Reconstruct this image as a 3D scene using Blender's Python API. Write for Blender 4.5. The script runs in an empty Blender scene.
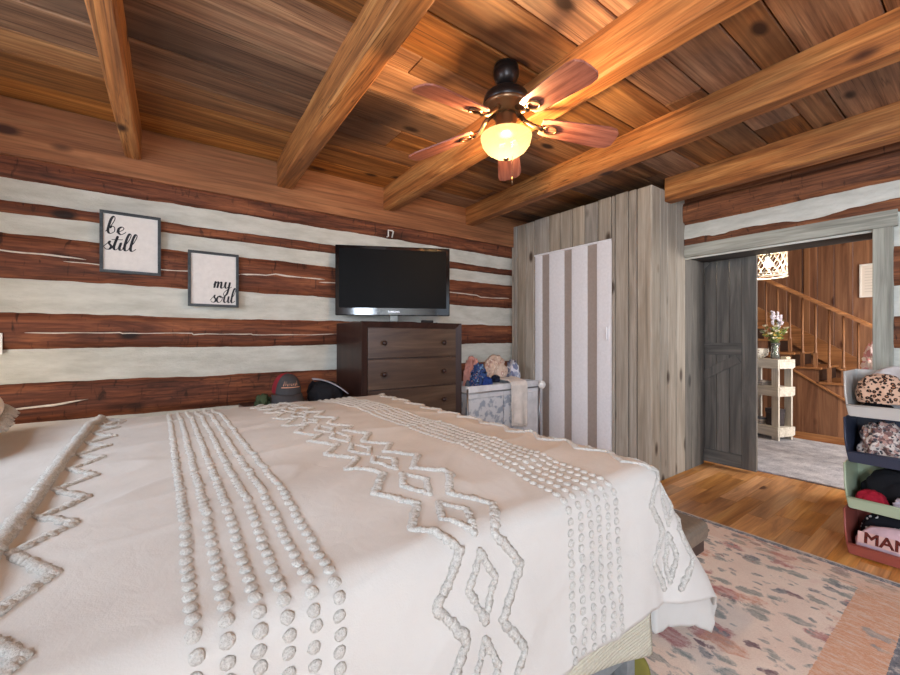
import bpy, bmesh, math, random
from mathutils import Vector, Matrix, noise
PI = math.pi
random.seed(7)
SC = bpy.context.scene
COL = SC.collection

# ------------------------------------------------------------------ helpers
def lin(c):
    return tuple(((x/255.0)/12.92 if x/255.0 <= .04045 else ((x/255.0+.055)/1.055)**2.4) for x in c)
def rgba(c): return (*lin(c), 1.0)
def R(d): return math.radians(d)
def N3(x, y, z): return noise.noise(Vector((x, y, z)))

class MB:
    """collects shapes into one bmesh"""
    def __init__(s): s.bm = bmesh.new(); s.mi = 0
    def _mark(s, n0):
        s.bm.faces.ensure_lookup_table()
        for f in s.bm.faces[n0:]: f.material_index = s.mi
    def box(s, lo, hi, bevel=0.0, M=None, seg=2):
        n0 = len(s.bm.faces); tmp = bmesh.new()
        bmesh.ops.create_cube(tmp, size=1)
        for v in tmp.verts:
            v.co = Vector([lo[i] + (v.co[i]+.5)*(hi[i]-lo[i]) for i in range(3)])
        if bevel > 0:
            bmesh.ops.bevel(tmp, geom=list(tmp.edges), offset=bevel, segments=seg, affect='EDGES', profile=.5)
        s.add(tmp, M); return s
    def add(s, tmp, M=None):
        vm = {}
        for v in tmp.verts: vm[v] = s.bm.verts.new(M @ v.co if M else v.co)
        for f in tmp.faces:
            try:
                nf = s.bm.faces.new([vm[v] for v in f.verts]); nf.smooth = f.smooth; nf.material_index = s.mi
            except ValueError: pass
        tmp.free(); return s
    def lathe(s, prof, n=32, M=None, smooth=True):
        tmp = bmesh.new(); rings = []
        for (r, z) in prof:
            if r < 1e-6: rings.append([tmp.verts.new((0, 0, z))])
            else: rings.append([tmp.verts.new((r*math.cos(2*PI*k/n), r*math.sin(2*PI*k/n), z)) for k in range(n)])
        for a, b in zip(rings, rings[1:]):
            for k in range(n):
                q = [a[k % len(a)], a[(k+1) % len(a)], b[(k+1) % len(b)], b[k % len(b)]]
                u = []
                for v in q:
                    if v not in u: u.append(v)
                if len(u) > 2:
                    f = tmp.faces.new(u); f.smooth = smooth
        bmesh.ops.recalc_face_normals(tmp, faces=tmp.faces)
        s.add(tmp, M); return s
    def tube(s, pts, rad, n=10, closed=False, cap=True, M=None):
        tmp = bmesh.new(); pts = [Vector(p) for p in pts]; rings = []; m = len(pts)
        rads = rad if isinstance(rad, (list, tuple)) else [rad]*m
        up = Vector((0, 0, 1)); prev = None
        for i, p in enumerate(pts):
            if closed: d = pts[(i+1) % m] - pts[i-1]
            else: d = pts[min(i+1, m-1)] - pts[max(i-1, 0)]
            d.normalize()
            if prev is None:
                a = d.cross(up)
                if a.length < .05: a = d.cross(Vector((1, 0, 0)))
            else: a = prev - d*prev.dot(d)
            a.normalize(); b = d.cross(a); prev = a
            rings.append([tmp.verts.new(p + (a*math.cos(2*PI*k/n) + b*math.sin(2*PI*k/n))*rads[i]) for k in range(n)])
        pr = list(zip(rings, rings[1:])) + ([(rings[-1], rings[0])] if closed else [])
        for a, b in pr:
            for k in range(n):
                f = tmp.faces.new((a[k], a[(k+1) % n], b[(k+1) % n], b[k])); f.smooth = True
        if cap and not closed:
            tmp.faces.new(rings[0]); tmp.faces.new(list(reversed(rings[-1])))
        bmesh.ops.recalc_face_normals(tmp, faces=tmp.faces)
        s.add(tmp, M); return s
    def prism(s, poly, z0, z1, M=None, bevel=0):
        tmp = bmesh.new()
        a = [tmp.verts.new((x, y, z0)) for x, y in poly]; b = [tmp.verts.new((x, y, z1)) for x, y in poly]
        tmp.faces.new(list(reversed(a))); tmp.faces.new(b); n = len(poly)
        for k in range(n): tmp.faces.new((a[k], a[(k+1) % n], b[(k+1) % n], b[k]))
        bmesh.ops.recalc_face_normals(tmp, faces=tmp.faces)
        if bevel: bmesh.ops.bevel(tmp, geom=list(tmp.edges), offset=bevel, segments=2, affect='EDGES', profile=.5)
        s.add(tmp, M); return s
    def grid(s, fn, nu, nv, smooth=True, M=None):
        tmp = bmesh.new()
        g = [[tmp.verts.new(fn(i/nu, j/nv)) for j in range(nv+1)] for i in range(nu+1)]
        for i in range(nu):
            for j in range(nv):
                f = tmp.faces.new((g[i][j], g[i+1][j], g[i+1][j+1], g[i][j+1])); f.smooth = smooth
        s.add(tmp, M); return s
    def ball(s, c, r, sub=2, M=None):
        tmp = bmesh.new(); bmesh.ops.create_icosphere(tmp, subdivisions=sub, radius=1)
        rr = r if isinstance(r, (list, tuple)) else (r, r, r)
        for v in tmp.verts: v.co = Vector((c[0]+v.co.x*rr[0], c[1]+v.co.y*rr[1], c[2]+v.co.z*rr[2]))
        for f in tmp.faces: f.smooth = True
        s.add(tmp, M); return s

def obj(name, mb, mats, parent=None, loc=(0, 0, 0), rotz=0.0, mods=(), label=None):
    me = bpy.data.meshes.new(name); mb.bm.to_mesh(me); mb.bm.free()
    for m in (mats if isinstance(mats, (list, tuple)) else [mats]): me.materials.append(m)
    o = bpy.data.objects.new(name, me); COL.objects.link(o)
    o.location = loc; o.rotation_euler = (0, 0, rotz)
    if parent: o.parent = parent
    if label: o['label'] = label
    return o
def tag(o, label, cat, group=None, kind=None):
    o['label'] = label; o['category'] = cat
    if group: o['group'] = group
    if kind: o['kind'] = kind
    return o
def thing(name, label, cat, loc=(0, 0, 0), rotz=0.0, group=None):
    o = bpy.data.objects.new(name, None); COL.objects.link(o)
    o.empty_display_size = .1; o.location = loc; o.rotation_euler = (0, 0, rotz)
    return tag(o, label, cat, group)
def struct(name, mb, mats, label=None, parent=None):
    o = obj(name, mb, mats, parent)
    if not parent: o['kind'] = 'structure'
    if label: o['label'] = label
    return o

# ------------------------------------------------------------------ materials
class NT:
    def __init__(s, name):
        s.m = bpy.data.materials.new(name); s.m.use_nodes = True
        s.t = s.m.node_tree; s.t.nodes.clear()
        s.out = s.n('ShaderNodeOutputMaterial'); s.b = s.n('ShaderNodeBsdfPrincipled')
        s.l(s.b.outputs[0], s.out.inputs[0])
    def n(s, typ, **kw):
        x = s.t.nodes.new(typ)
        for k, v in kw.items(): setattr(x, k, v)
        return x
    def l(s, a, b): s.t.links.new(a, b)
    def val(s, sock, v):
        if isinstance(v, bpy.types.NodeSocket): s.l(v, sock)
        else: sock.default_value = v
    def coord(s, kind='Object'): return s.n('ShaderNodeTexCoord').outputs[kind]
    def mapping(s, vec, scale=(1, 1, 1), loc=(0, 0, 0), rot=(0, 0, 0)):
        x = s.n('ShaderNodeMapping'); s.l(vec, x.inputs[0])
        x.inputs['Scale'].default_value = scale; x.inputs['Location'].default_value = loc; x.inputs['Rotation'].default_value = rot
        return x.outputs[0]
    def noise(s, vec, scale=5, detail=4, rough=.55, dist=0):
        x = s.n('ShaderNodeTexNoise'); s.l(vec, x.inputs['Vector'])
        x.inputs['Scale'].default_value = scale; x.inputs['Detail'].default_value = detail
        x.inputs['Roughness'].default_value = rough; x.inputs['Distortion'].default_value = dist
        return x.outputs[0]
    def voro(s, vec, scale=5, feature='F1', rand=1.0):
        x = s.n('ShaderNodeTexVoronoi'); x.feature = feature; s.l(vec, x.inputs['Vector'])
        x.inputs['Scale'].default_value = scale; x.inputs['Randomness'].default_value = rand
        return x
    def ramp(s, fac, stops, interp='LINEAR'):
        x = s.n('ShaderNodeValToRGB'); s.l(fac, x.inputs[0]); e = x.color_ramp.elements; x.color_ramp.interpolation = interp
        while len(e) < len(stops): e.new(.5)
        for el, (p, c) in zip(e, stops):
            el.position = p; el.color = rgba(c) if len(c) == 3 else c
        return x.outputs[0]
    def mix(s, fac, a, b, blend='MIX'):
        x = s.n('ShaderNodeMix', data_type='RGBA', blend_type=blend)
        s.val(x.inputs[0], fac)
        s.val(x.inputs[6], a if isinstance(a, bpy.types.NodeSocket) else rgba(a))
        s.val(x.inputs[7], b if isinstance(b, bpy.types.NodeSocket) else rgba(b))
        return x.outputs[2]
    def math(s, op, a, b=0.0, c=None):
        x = s.n('ShaderNodeMath', operation=op); s.val(x.inputs[0], a); s.val(x.inputs[1], b)
        if c is not None: s.val(x.inputs[2], c)
        return x.outputs[0]
    def mapr(s, v, a, b, c, d):
        x = s.n('ShaderNodeMapRange'); s.l(v, x.inputs[0])
        for i, q in enumerate((a, b, c, d)): x.inputs[i+1].default_value = q
        return x.outputs[0]
    def sep(s, vec):
        x = s.n('ShaderNodeSeparateXYZ'); s.l(vec, x.inputs[0]); return x.outputs
    def bump(s, h, strength=.3, dist=.01):
        x = s.n('ShaderNodeBump'); s.l(h, x.inputs['Height']); x.inputs['Strength'].default_value = strength
        x.inputs['Distance'].default_value = dist; s.l(x.outputs[0], s.b.inputs['Normal'])
    def color(s, c): s.val(s.b.inputs['Base Color'], c if isinstance(c, bpy.types.NodeSocket) else rgba(c))
    def set(s, rough=.5, metal=0, spec=.5):
        s.b.inputs['Roughness'].default_value = rough; s.b.inputs['Metallic'].default_value = metal
        s.b.inputs['Specular IOR Level'].default_value = spec
        return s.m

def plain(name, c, rough=.5, metal=0, spec=.5, var=.0, vs=40, bump=0, bs=200, bd=.002):
    t = NT(name)
    v = t.coord()
    if var > 0:
        f = t.noise(v, vs, 3)
        lo = tuple(max(0, x*(1-var)) for x in c); hi = tuple(min(255, x*(1+var)) for x in c)
        t.color(t.ramp(f, [(.3, lo), (.7, hi)]))
    else: t.color(c)
    if bump: t.bump(t.noise(v, bs, 3), bump, bd)
    return t.set(rough, metal, spec)

def wood(name, dark, mid, light, axis=0, along=.7, across=14, rough=.55, knots=.0, isl=(.8, 1.2), bump=.25, fine=.35, knot_col=(45, 25, 15), contrast=(.3, .5, .72), spec=.35, stain=None, sat=(1, 1), cracks=.0):
    t = NT(name); v = t.coord()
    geo = t.n('ShaderNodeNewGeometry'); rnd = geo.outputs['Random Per Island']
    off = t.n('ShaderNodeCombineXYZ'); m1 = t.math('MULTIPLY', rnd, 37.0); m2 = t.math('MULTIPLY', rnd, 91.0)
    for i in range(3): t.l(m1 if i != axis else m2, off.inputs[i])
    add = t.n('ShaderNodeVectorMath', operation='ADD'); t.l(v, add.inputs[0]); t.l(off.outputs[0], add.inputs[1])
    sc = [across]*3; sc[axis] = along
    g = t.noise(t.mapping(add.outputs[0], sc), 1.0, 6, .62, 1.2)
    sc2 = [across*7]*3; sc2[axis] = along*2.5
    g2 = t.noise(t.mapping(add.outputs[0], sc2), 1.0, 3, .6, .4)
    col = t.ramp(g, [(contrast[0], dark), (contrast[1], mid), (contrast[2], light)])
    col = t.mix(fine, col, t.ramp(g2, [(.32, (110, 110, 110)), (.62, (255, 255, 255))]), 'MULTIPLY')
    if stain:
        sc3 = [2.2]*3; sc3[axis] = .8
        f = t.ramp(t.noise(t.mapping(add.outputs[0], sc3), 1.0, 4, .6, .5), [(.45, (0, 0, 0)), (.7, (255, 255, 255))])
        col = t.mix(t.math('MULTIPLY', f, stain[1]), col, stain[0])
    if cracks:
        sc5 = [across*2.2]*3; sc5[axis] = along*.7
        g3 = t.noise(t.mapping(add.outputs[0], sc5), 1.0, 3, .55, .8)
        cr = t.ramp(t.math('ABSOLUTE', t.math('SUBTRACT', g3, .5)), [(.0, (255, 255, 255)), (.022, (0, 0, 0))])
        gate2 = t.ramp(t.noise(t.mapping(add.outputs[0], [2.5 if i != axis else .8 for i in range(3)], loc=(5, 3, 1)), 1.0, 2), [(.45, (0, 0, 0)), (.6, (255, 255, 255))])
        col = t.mix(t.math('MULTIPLY', t.math('MULTIPLY', cr, gate2), cracks), col, knot_col)
    if knots:
        sc4 = [5.5]*3; sc4[axis] = 2.6
        vo = t.voro(t.mapping(add.outputs[0], sc4), 1.0)
        k = t.ramp(vo.outputs['Distance'], [(.10, (255, 255, 255)), (.2, (0, 0, 0))])
        gate = t.math('GREATER_THAN', t.sep(vo.outputs['Color'])[0], 1-knots)
        col = t.mix(t.math('MULTIPLY', k, gate), col, knot_col)
    hs = t.n('ShaderNodeHueSaturation'); t.l(col, hs.inputs['Color'])
    t.l(t.mapr(rnd, 0, 1, isl[0], isl[1]), hs.inputs['Value'])
    r2 = t.math('FRACT', t.math('MULTIPLY', rnd, 7.31)); t.l(t.mapr(r2, 0, 1, sat[0], sat[1]), hs.inputs['Saturation'])
    t.color(hs.outputs[0])
    if bump:
        h = t.math('ADD', t.math('MULTIPLY', g, .7), t.math('MULTIPLY', g2, .3)); t.bump(h, bump, .006)
    return t.set(rough, 0, spec)

def fabric(name, c, var=.08, rough=.9, weave=300, bump=.25, c2=None, scale=8, thr=(.45, .6)):
    t = NT(name); v = t.coord()
    f = t.noise(v, scale, 5)
    if c2: col = t.ramp(f, [(thr[0], c), (thr[1], c2)])
    else: col = t.ramp(f, [(.3, tuple(x*(1-var) for x in c)), (.7, tuple(min(255, x*(1+var)) for x in c))])
    t.color(col)
    t.bump(t.noise(v, weave, 2), bump, .002)
    return t.set(rough, 0, .2)

def print_fabric(name, base, spots, scale=30, thr=.35, rough=.9):
    """spots: list of colours scattered as irregular printed marks"""
    t = NT(name); v = t.coord()
    nd = t.noise(v, 25, 3)
    dv = t.n('ShaderNodeVectorMath', operation='MULTIPLY_ADD'); 
    nn = t.n('ShaderNodeTexNoise'); t.l(v, nn.inputs['Vector']); nn.inputs['Scale'].default_value = 30
    t.l(nn.outputs['Color'], dv.inputs[0]); dv.inputs[1].default_value = (.03, .03, .03); t.l(v, dv.inputs[2])
    col = rgba(base); cur = None
    for i, c in enumerate(spots):
        vo = t.voro(t.mapping(dv.outputs[0], loc=(i*3.3, i*1.7, i*.9)), scale*(1+.35*i))
        k = t.math('LESS_THAN', vo.outputs['Distance'], thr*(1-.12*i))
        cur = t.mix(k, cur if cur else base, c)
    t.color(cur)
    return t.set(rough, 0, .2)
# ------------------------------------------------------------------ camera
CZ = 1.205
cam = bpy.data.cameras.new('camera'); cam.lens = 16; cam.sensor_width = 36; cam.clip_start = .02
co = bpy.data.objects.new('camera', cam); COL.objects.link(co)
co.location = (0, 0, CZ); co.rotation_euler = (PI/2, 0, R(-36)); SC.camera = co

# ------------------------------------------------------------------ shared materials
M = {}
M['ceil'] = wood('ceiling_planks', (116, 72, 42), (172, 116, 68), (212, 156, 98), 0, .6, 9, .6, .5, (.6, 1.2), .3, .6, (56, 34, 22), (.3, .5, .7), stain=((92, 66, 48), .8), sat=(.72, 1.08), cracks=.7)
M['beam'] = wood('beam_wood', (124, 74, 40), (178, 114, 62), (206, 148, 88), 1, .8, 11, .55, .5, (.92, 1.06), .35, .55, (60, 30, 16), (.3, .5, .72), cracks=.75)
M['ledger'] = wood('ledger_board', (122, 74, 46), (158, 104, 68), (182, 128, 88), 0, .6, 7, .55, .75, (.95, 1.08), .15, .5, (66, 36, 24), cracks=.4)
M['log'] = wood('hewn_log', (66, 35, 24), (122, 68, 44), (166, 102, 66), 0, 1.4, 12, .7, .35, (.85, 1.12), .6, .6, (36, 18, 13), (.3, .5, .7), cracks=.8)
M['log_y'] = wood('hewn_log_side', (76, 42, 26), (132, 80, 50), (172, 112, 72), 1, 1.2, 12, .7, .25, (.85, 1.1), .6, .55, (40, 20, 14), cracks=.7)
t = NT('chinking'); v = t.coord(); c1 = t.noise(t.mapping(v, (2, 2, 8)), 1.5, 6, .65)
t.color(t.ramp(c1, [(.3, (178, 178, 168)), (.55, (202, 202, 193)), (.75, (216, 216, 208))]))
t.bump(t.noise(t.mapping(v, (1, 1, 2.5)), 14, 6, .65), .45, .02); M['chink'] = t.set(.9, 0, .2)
def adze(mat, axis):
    nt = mat.node_tree; b = nt.nodes['Principled BSDF']; lk = b.inputs['Base Color'].links[0].from_socket
    t = NT.__new__(NT); t.m = mat; t.t = nt; t.b = b
    v = t.coord(); sc = [3.0]*3; sc[axis] = 26; sc[2] = 7
    n = t.noise(t.mapping(v, sc), 1.0, 3, .6, .6)
    k = t.ramp(n, [(.30, (90, 84, 80)), (.40, (255, 255, 255))])
    b2 = t.mix(.75, lk, k, 'MULTIPLY'); nt.links.new(b2, b.inputs['Base Color'])
adze(M['log'], 0); adze(M['log_y'], 1)
M['crack_fill'] = plain('white_crack_filler', (214, 206, 194), .9, var=.06)
M['grey_plank'] = wood('grey_stained_plank', (148, 136, 120), (170, 158, 142), (190, 179, 164), 2, .8, 8, .65, .75, (.84, 1.1), .15, .35, (76, 62, 50), sat=(.7, 1.1), cracks=.2)
M['grey_trim'] = wood('grey_washed_trim', (122, 122, 112), (160, 160, 148), (188, 188, 176), 1, .9, 9, .65, .6, (.95, 1.05), .15, .4, (92, 84, 72))
M['grey_trim_v'] = wood('grey_washed_post', (120, 120, 110), (158, 158, 146), (186, 186, 174), 2, .9, 9, .65, .7, (.95, 1.05), .15, .4, (96, 88, 76))
M['dark_plank'] = wood('charcoal_plank', (72, 70, 67), (98, 94, 89), (124, 119, 111), 2, .9, 9, .6, .4, (.88, 1.12), .15, .25, (40, 38, 36))
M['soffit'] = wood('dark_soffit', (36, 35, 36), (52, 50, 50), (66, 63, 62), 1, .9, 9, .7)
M['floor'] = wood('oak_floor', (158, 104, 56), (206, 144, 82), (232, 178, 114), 0, .9, 12, .3, .12, (.78, 1.16), .08, .25, (84, 48, 26), sat=(.9, 1.1), spec=.45)
M['panel'] = wood('stair_panelling', (96, 62, 44), (128, 88, 64), (156, 114, 84), 2, .7, 10, .45, .2, (.85, 1.12), .1, .3, (70, 34, 18))
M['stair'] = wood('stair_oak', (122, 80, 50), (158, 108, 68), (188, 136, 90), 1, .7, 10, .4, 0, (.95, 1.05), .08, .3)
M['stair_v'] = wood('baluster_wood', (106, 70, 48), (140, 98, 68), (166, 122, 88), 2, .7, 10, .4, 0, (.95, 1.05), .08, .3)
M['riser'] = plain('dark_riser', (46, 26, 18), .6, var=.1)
M['plaster'] = plain('wall_paint', (206, 200, 190), .9, var=.03)
M['backing'] = plain('dark_backing', (30, 20, 14), .9)
M['black'] = plain('black_plastic', (16, 16, 18), .25)
M['matte_black'] = plain('matte_black', (22, 22, 24), .8)
M['white_metal'] = plain('white_enamel', (226, 224, 220), .35)
M['steel'] = plain('brushed_steel', (150, 150, 152), .35, 1)

# ------------------------------------------------------------------ room shell
XW, XO, YL, YB, XL, ZC = 3.84, 4.22, 3.30, -2.2, -1.08, 2.545
# floor: strip planks running along X through the doorway into the hall
mb = MB(); y = YB
while y < YL:
    w = .115; x = XL - random.random()*.9
    while x < 7.2:
        L = random.uniform(.45, 1.15); a, b = max(x, XL), min(x+L, 7.2)
        if b-a > .03: mb.box((a+.0006, y+.0006, -.02), (b-.0006, min(y+w, YL)-.0006, 0), 0)
        x += L
    y += w
mb.mi = 1; mb.box((XL, YB, -.06), (7.2, YL, -.0215))
struct('floor', mb, [M['floor'], M['backing']], 'oak strip floor running into the hall')
# ceiling: boards along X
mb = MB(); y = YB
rw = random.Random(3)
while y < YL:
    w = rw.choice((.15, .2, .24, .24, .28)); x = XL - .2; y1 = min(y+w, YL)
    while x < XW:
        L = rw.uniform(2.2, 4.5); a, b = max(x, XL), min(x+L, XW+.05)
        dz = rw.uniform(0, .006)
        if b > a: mb.box((a+.001, y+.003, ZC+dz), (b-.001, y1-.003, ZC+.03+dz), .004, seg=1)
        x += L
    y += w
mb.mi = 1; mb.box((XL, YB, ZC+.04), (XW+.05, YL, ZC+.07))
struct('ceiling', mb, [M['ceil'], M['backing']], 'ceiling of broad weathered boards between the beams')

# ceiling beams (far end at the log wall, passing point near the camera)
def beam(xa, ya, xb, yb, w, zb, label, y_near=YB, y_far=YL-.03, w2=None):
    """xa at ya and xb at yb: left face; extended to y_near .. y_far"""
    k = (xb-xa)/(yb-ya); n = 46; sd = random.random()*50
    def X(yy): return xa + k*(yy-ya)
    tmp = bmesh.new(); prof = []
    rings = []
    for i in range(n+1):
        yy = y_near + (y_far-y_near)*i/n; x0 = X(yy); x1 = x0+w
        jig = lambda q, a=.006: a*N3(yy*1.7, q*7.3+sd, .3) + .4*a*N3(yy*7, q*3.1+sd, 2.3)
        c = .010
        P = [(x0+jig(1), ZC+.004), (x0+jig(2), zb+c+jig(3)), (x0+c+jig(2), zb+jig(3)), (x1-c+jig(4), zb+jig(5)), (x1+jig(4), zb+c+jig(5)), (x1+jig(6), ZC+.004)]
        rings.append([tmp.verts.new((px, yy, pz)) for px, pz in P])
    for a, b in zip(rings, rings[1:]):
        for q in range(6):
            tmp.faces.new((a[q], a[(q+1) % 6], b[(q+1) % 6], b[q]))
    tmp.faces.new(rings[0]); tmp.faces.new(list(reversed(rings[-1])))
    bmesh.ops.recalc_face_normals(tmp, faces=tmp.faces)
    m = MB(); m.add(tmp)
    return struct('ceiling_beam', m, M['beam'], label)
ZB = CZ+1.15
beam(-.178, 3.3, -.212, 1.3, .083, CZ+1.135, 'narrow ceiling beam farthest left, above the framed prints')
beam(.728, 3.3, .655, 1.21, .112, ZB, 'broad ceiling beam left of the fan')
beam(1.625, 3.3, 1.545, .55, .112, CZ+1.145, 'ceiling beam passing just behind the fan')
beam(2.56, 3.3, 2.43, .25, .11, CZ+1.165, 'ceiling beam in front of the plank closet')
beam(3.452, 1.66, 3.40, .33, .12, CZ+1.15, 'rightmost ceiling beam ending on the closet side', y_far=1.668)

# hewn log: runs along axis, wavy edges, rounded face
def log(mb, a0, a1, z0, z1, face, depth=.03, axis='x', sgn=-1, wob=.009, seed=0, n=None, bulge=.007):
    n = n or int((a1-a0)*44); K = 9
    cs = []
    for j in range(K+1):
        s = j/K
        d = depth*(1-abs(2*s-1)**6)      # stands proud in the middle of the log
        cs.append((s, d))
    rings = []; tmp = bmesh.new()
    for i in range(n+1):
        a = a0+(a1-a0)*i/n
        e0 = z0 + wob*N3(a*1.3, seed+.5, 0) + wob*.6*N3(a*7, seed+1.5, 0) + wob*.35*N3(a*22, seed+2.5, 0)
        e1 = z1 + wob*N3(a*1.2, seed+7.5, 0) + wob*.6*N3(a*7, seed+9.5, 0) + wob*.35*N3(a*22, seed+5.5, 0)
        ring = []
        for s, d in cs:
            z = e0+(e1-e0)*s
            p = d + bulge*N3(a*5, z*14, seed)*(1 if d > .01 else 0) + .5*bulge*N3(a*16, z*10, seed+4)*(1 if d > .01 else 0)
            f = face + sgn*p
            ring.append(tmp.verts.new((a, f, z) if axis == 'x' else (f, a, z)))
        rings.append(ring)
    for p, q in zip(rings, rings[1:]):
        for j in range(K):
            f = tmp.faces.new((p[j], q[j], q[j+1], p[j+1])); f.smooth = True
    mb.add(tmp)

# --- log wall (Y = 3.3)
def chink_wall(a0, a1, face, axis, sgn, z0=0, z1=ZC):
    m = MB()
    def fn(u, v):
        a = a0+(a1-a0)*u; z = z0+(z1-z0)*v
        p = .004*N3(a*2, z*3, 5)+.003*N3(a*8, z*12, 1)
        return (a, face+sgn*p, z) if axis == 'x' else (face+sgn*p, a, z)
    m.grid(fn, int((a1-a0)*22), 90)
    m.box((a0, face+.015, z0), (a1, face+.12, z1)) if axis == 'x' else m.box((face+.015, a0, z0), (face+.3, a1, z1))
    return m
wl = struct('wall_back', chink_wall(XL-.1, XW, YL, 'x', -1), M['chink'], 'log wall of brown hewn logs with white chinking')
rows = [(.905, 1.06, 1), (.705, .776, 2), (.335, .596, 3), (-.067, .137, 4), (-.497, -.267, 5), (-.93, -.66, 6), (-1.25, -1.08, 8)]
for z0, z1, sd in rows:
    m = MB(); log(m, XL-.05, XW, CZ+z0, CZ+z1, YL, .03, 'x', -1, seed=sd*11.3)
    struct('log', m, M['log'], parent=wl)
m = MB(); m.box((XL-.05, YL-.055, CZ+1.02), (XW, YL-.004, ZC+.0), .004)
struct('ledger_board', m, M['ledger'], parent=wl)
# white filler in the cracks of the logs
def crack(pts, w, face=YL-.036):
    m = MB()
    fine = []
    for (xa, za), (xb, zb) in zip(pts, pts[1:]):
        k = max(2, int((xb-xa)/.04))
        for i in range(k): fine.append((xa+(xb-xa)*i/k, za+(zb-za)*i/k))
    fine.append(pts[-1])
    P = [(x, face-.002, z+.004*N3(x*9, z*5, 2)) for x, z in fine]
    W = [max(.0015, w*(.75+.6*N3(x*7, 3, 8))) for x, z in fine]; W[0] = W[-1] = .001
    m.tube(P, W, 6)
    struct('crack_filler', m, M['crack_fill'], parent=wl)
Zc = lambda d: CZ+d
crack([(-.8, Zc(.487)), (-.42, Zc(.478)), (-.36, Zc(.47))], .006)
crack([(-.46, Zc(.452)), (-.25, Zc(.447)), (.16, Zc(.452)), (.48, Zc(.458))], .005)
crack([(.48, Zc(.462)), (.65, Zc(.47)), (.72, Zc(.487)), (.8, Zc(.477)), (1.1, Zc(.476))], .007)
crack([(1.05, Zc(.45)), (1.2, Zc(.455)), (2.3, Zc(.455))], .006)
crack([(2.28, Zc(.462)), (2.72, Zc(.448)), (2.78, Zc(.43)), (3.2, Zc(.44))], .007)
crack([(-.62, Zc(.025)), (-.2, Zc(.03)), (-.19, Zc(.024)), (.18, Zc(.032)), (.19, Zc(.022)), (.55, Zc(.026)), (.56, Zc(.02)), (1.0, Zc(.022)), (1.2, Zc(.03))], .0045)
crack([(-.68, Zc(-.405)), (-.5, Zc(-.395)), (-.35, Zc(-.375))], .008)

# --- right wall with the doorway (X = 3.84)
OY0, OY1, OZ = .497, 1.67, CZ+.718
wr = struct('wall_right', chink_wall(YB, OY0, XW, 'y', -1), M['chink'], 'log wall on the right around the hall doorway')
m = MB(); m.grid(lambda u, v: (XW-.03*math.sin(PI*min(1, max(0, (CZ+.8+v*.5-CZ-.86)/.2)))**.6-.004*N3(u*9, v*5, 2), YB+(1.9-YB)*u, CZ+.70+(ZC-CZ-.70)*v), 90, 30)
m.box((XW+.01, OY0-.05, OZ+.01), (XO-.01, 1.9, ZC)); struct('chinking', m, M['chink'], parent=wr)
m = MB(); m.box((XW+.01, 1.672, 0), (XO-.01, 3.3, ZC)); struct('side_core', m, M['backing'], parent=wr)
for z0, z1, dp, sd in ((1.0, 1.215, .06, 21), (1.17, 1.40, .025, 25), (.80, .90, .03, 22)):
    m = MB(); log(m, YB, 1.9, CZ+z0, CZ+z1, XW, dp, 'y', -1, seed=sd*3.7); struct('log', m, M['log_y'], parent=wr)
for z0, z1, sd in ((.335, .596, 31), (-.067, .137, 32), (-.497, -.267, 33), (-.93, -.66, 34)):
    m = MB(); log(m, YB, OY0-.03, CZ+z0, CZ+z1, XW, .03, 'y', -1, seed=sd*3.1); struct('log', m, M['log_y'], parent=wr)
# doorway trim
m = MB(); m.box((XW-.035, .385, CZ+.715), (XW+.0, 1.669, CZ+.822), .003); struct('trim_1', m, M['grey_trim'], 'grey board across the top of the hall doorway')
m = MB(); m.box((XW-.034, .404, 0), (XW+.0, .497, CZ+.715), .003); struct('trim_2', m, M['grey_trim_v'], 'grey upright board at the right side of the doorway')
m = MB()
for a, b in ((3.84, 3.965), (3.967, 4.09), (4.092, 4.22)): m.box((a, 1.6705, 0), (b-.001, 1.70, OZ), .002)
struct('trim_3', m, M['dark_plank'], 'charcoal boards lining the left side of the doorway')
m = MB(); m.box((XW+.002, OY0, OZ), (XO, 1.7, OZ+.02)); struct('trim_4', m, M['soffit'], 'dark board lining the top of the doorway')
m = MB(); m.box((XW+.002, OY0-.02, 0), (XO, OY0-.0, OZ)); struct('trim_5', m, M['dark_plank'], 'charcoal lining at the right side of the doorway')

# --- plank closet
XC, YC, ZT = 3.24, 1.67, CZ+1.25
m = MB(); edges = [1.67]; rr = random.Random(5)
for w in (.125, .075, .125, .035): edges.append(edges[-1]+w)
edges[-1] = 2.03
while edges[-1] < 2.93-.06: edges.append(min(2.93, edges[-1]+rr.uniform(.11, .15)))
edges[-1] = 2.93
for w in (.125, .13, .06): edges.append(edges[-1]+w)
edges.append(YL-.03)
for a, b in zip(edges, edges[1:]):
    z0 = CZ+.88 if (a >= 2.03-1e-6 and b <= 2.93+1e-6) else 0
    m.box((XC, a+.0035, z0), (XC+.02, b-.0035, ZT+rr.uniform(-.004, .004)), .006, seg=1)
wc = struct('wall_closet', m, M['grey_plank'], 'closet front of upright grey stained planks')
m = MB()
for a, b in ((3.241, 3.38), (3.38, 3.50), (3.50, 3.66), (3.66, 3.839)):
    m.box((a+.003, YC-.001, 0), (b-.003, YC+.02, ZT), .006, seg=1)
struct('side_plank', m, M['grey_plank'], parent=wc)
m = MB(); m.box((XC+.03, YC+.03, ZT-.03), (XW-.01, YL-.03, ZT-.01)); m.box((XC+.022, YC+.025, 0), (XC+.026, 2.02, ZT-.03)); m.box((XC+.022, 2.94, 0), (XC+.026, YL-.03, ZT-.03)); m.box((XC+.022, 2.02, CZ+.89), (XC+.026, 2.94, ZT-.03)); m.box((XC+.03, YC+.021, 0), (XW-.01, YC+.026, ZT-.03)); struct('closet_top', m, M['backing'], parent=wc)
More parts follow.
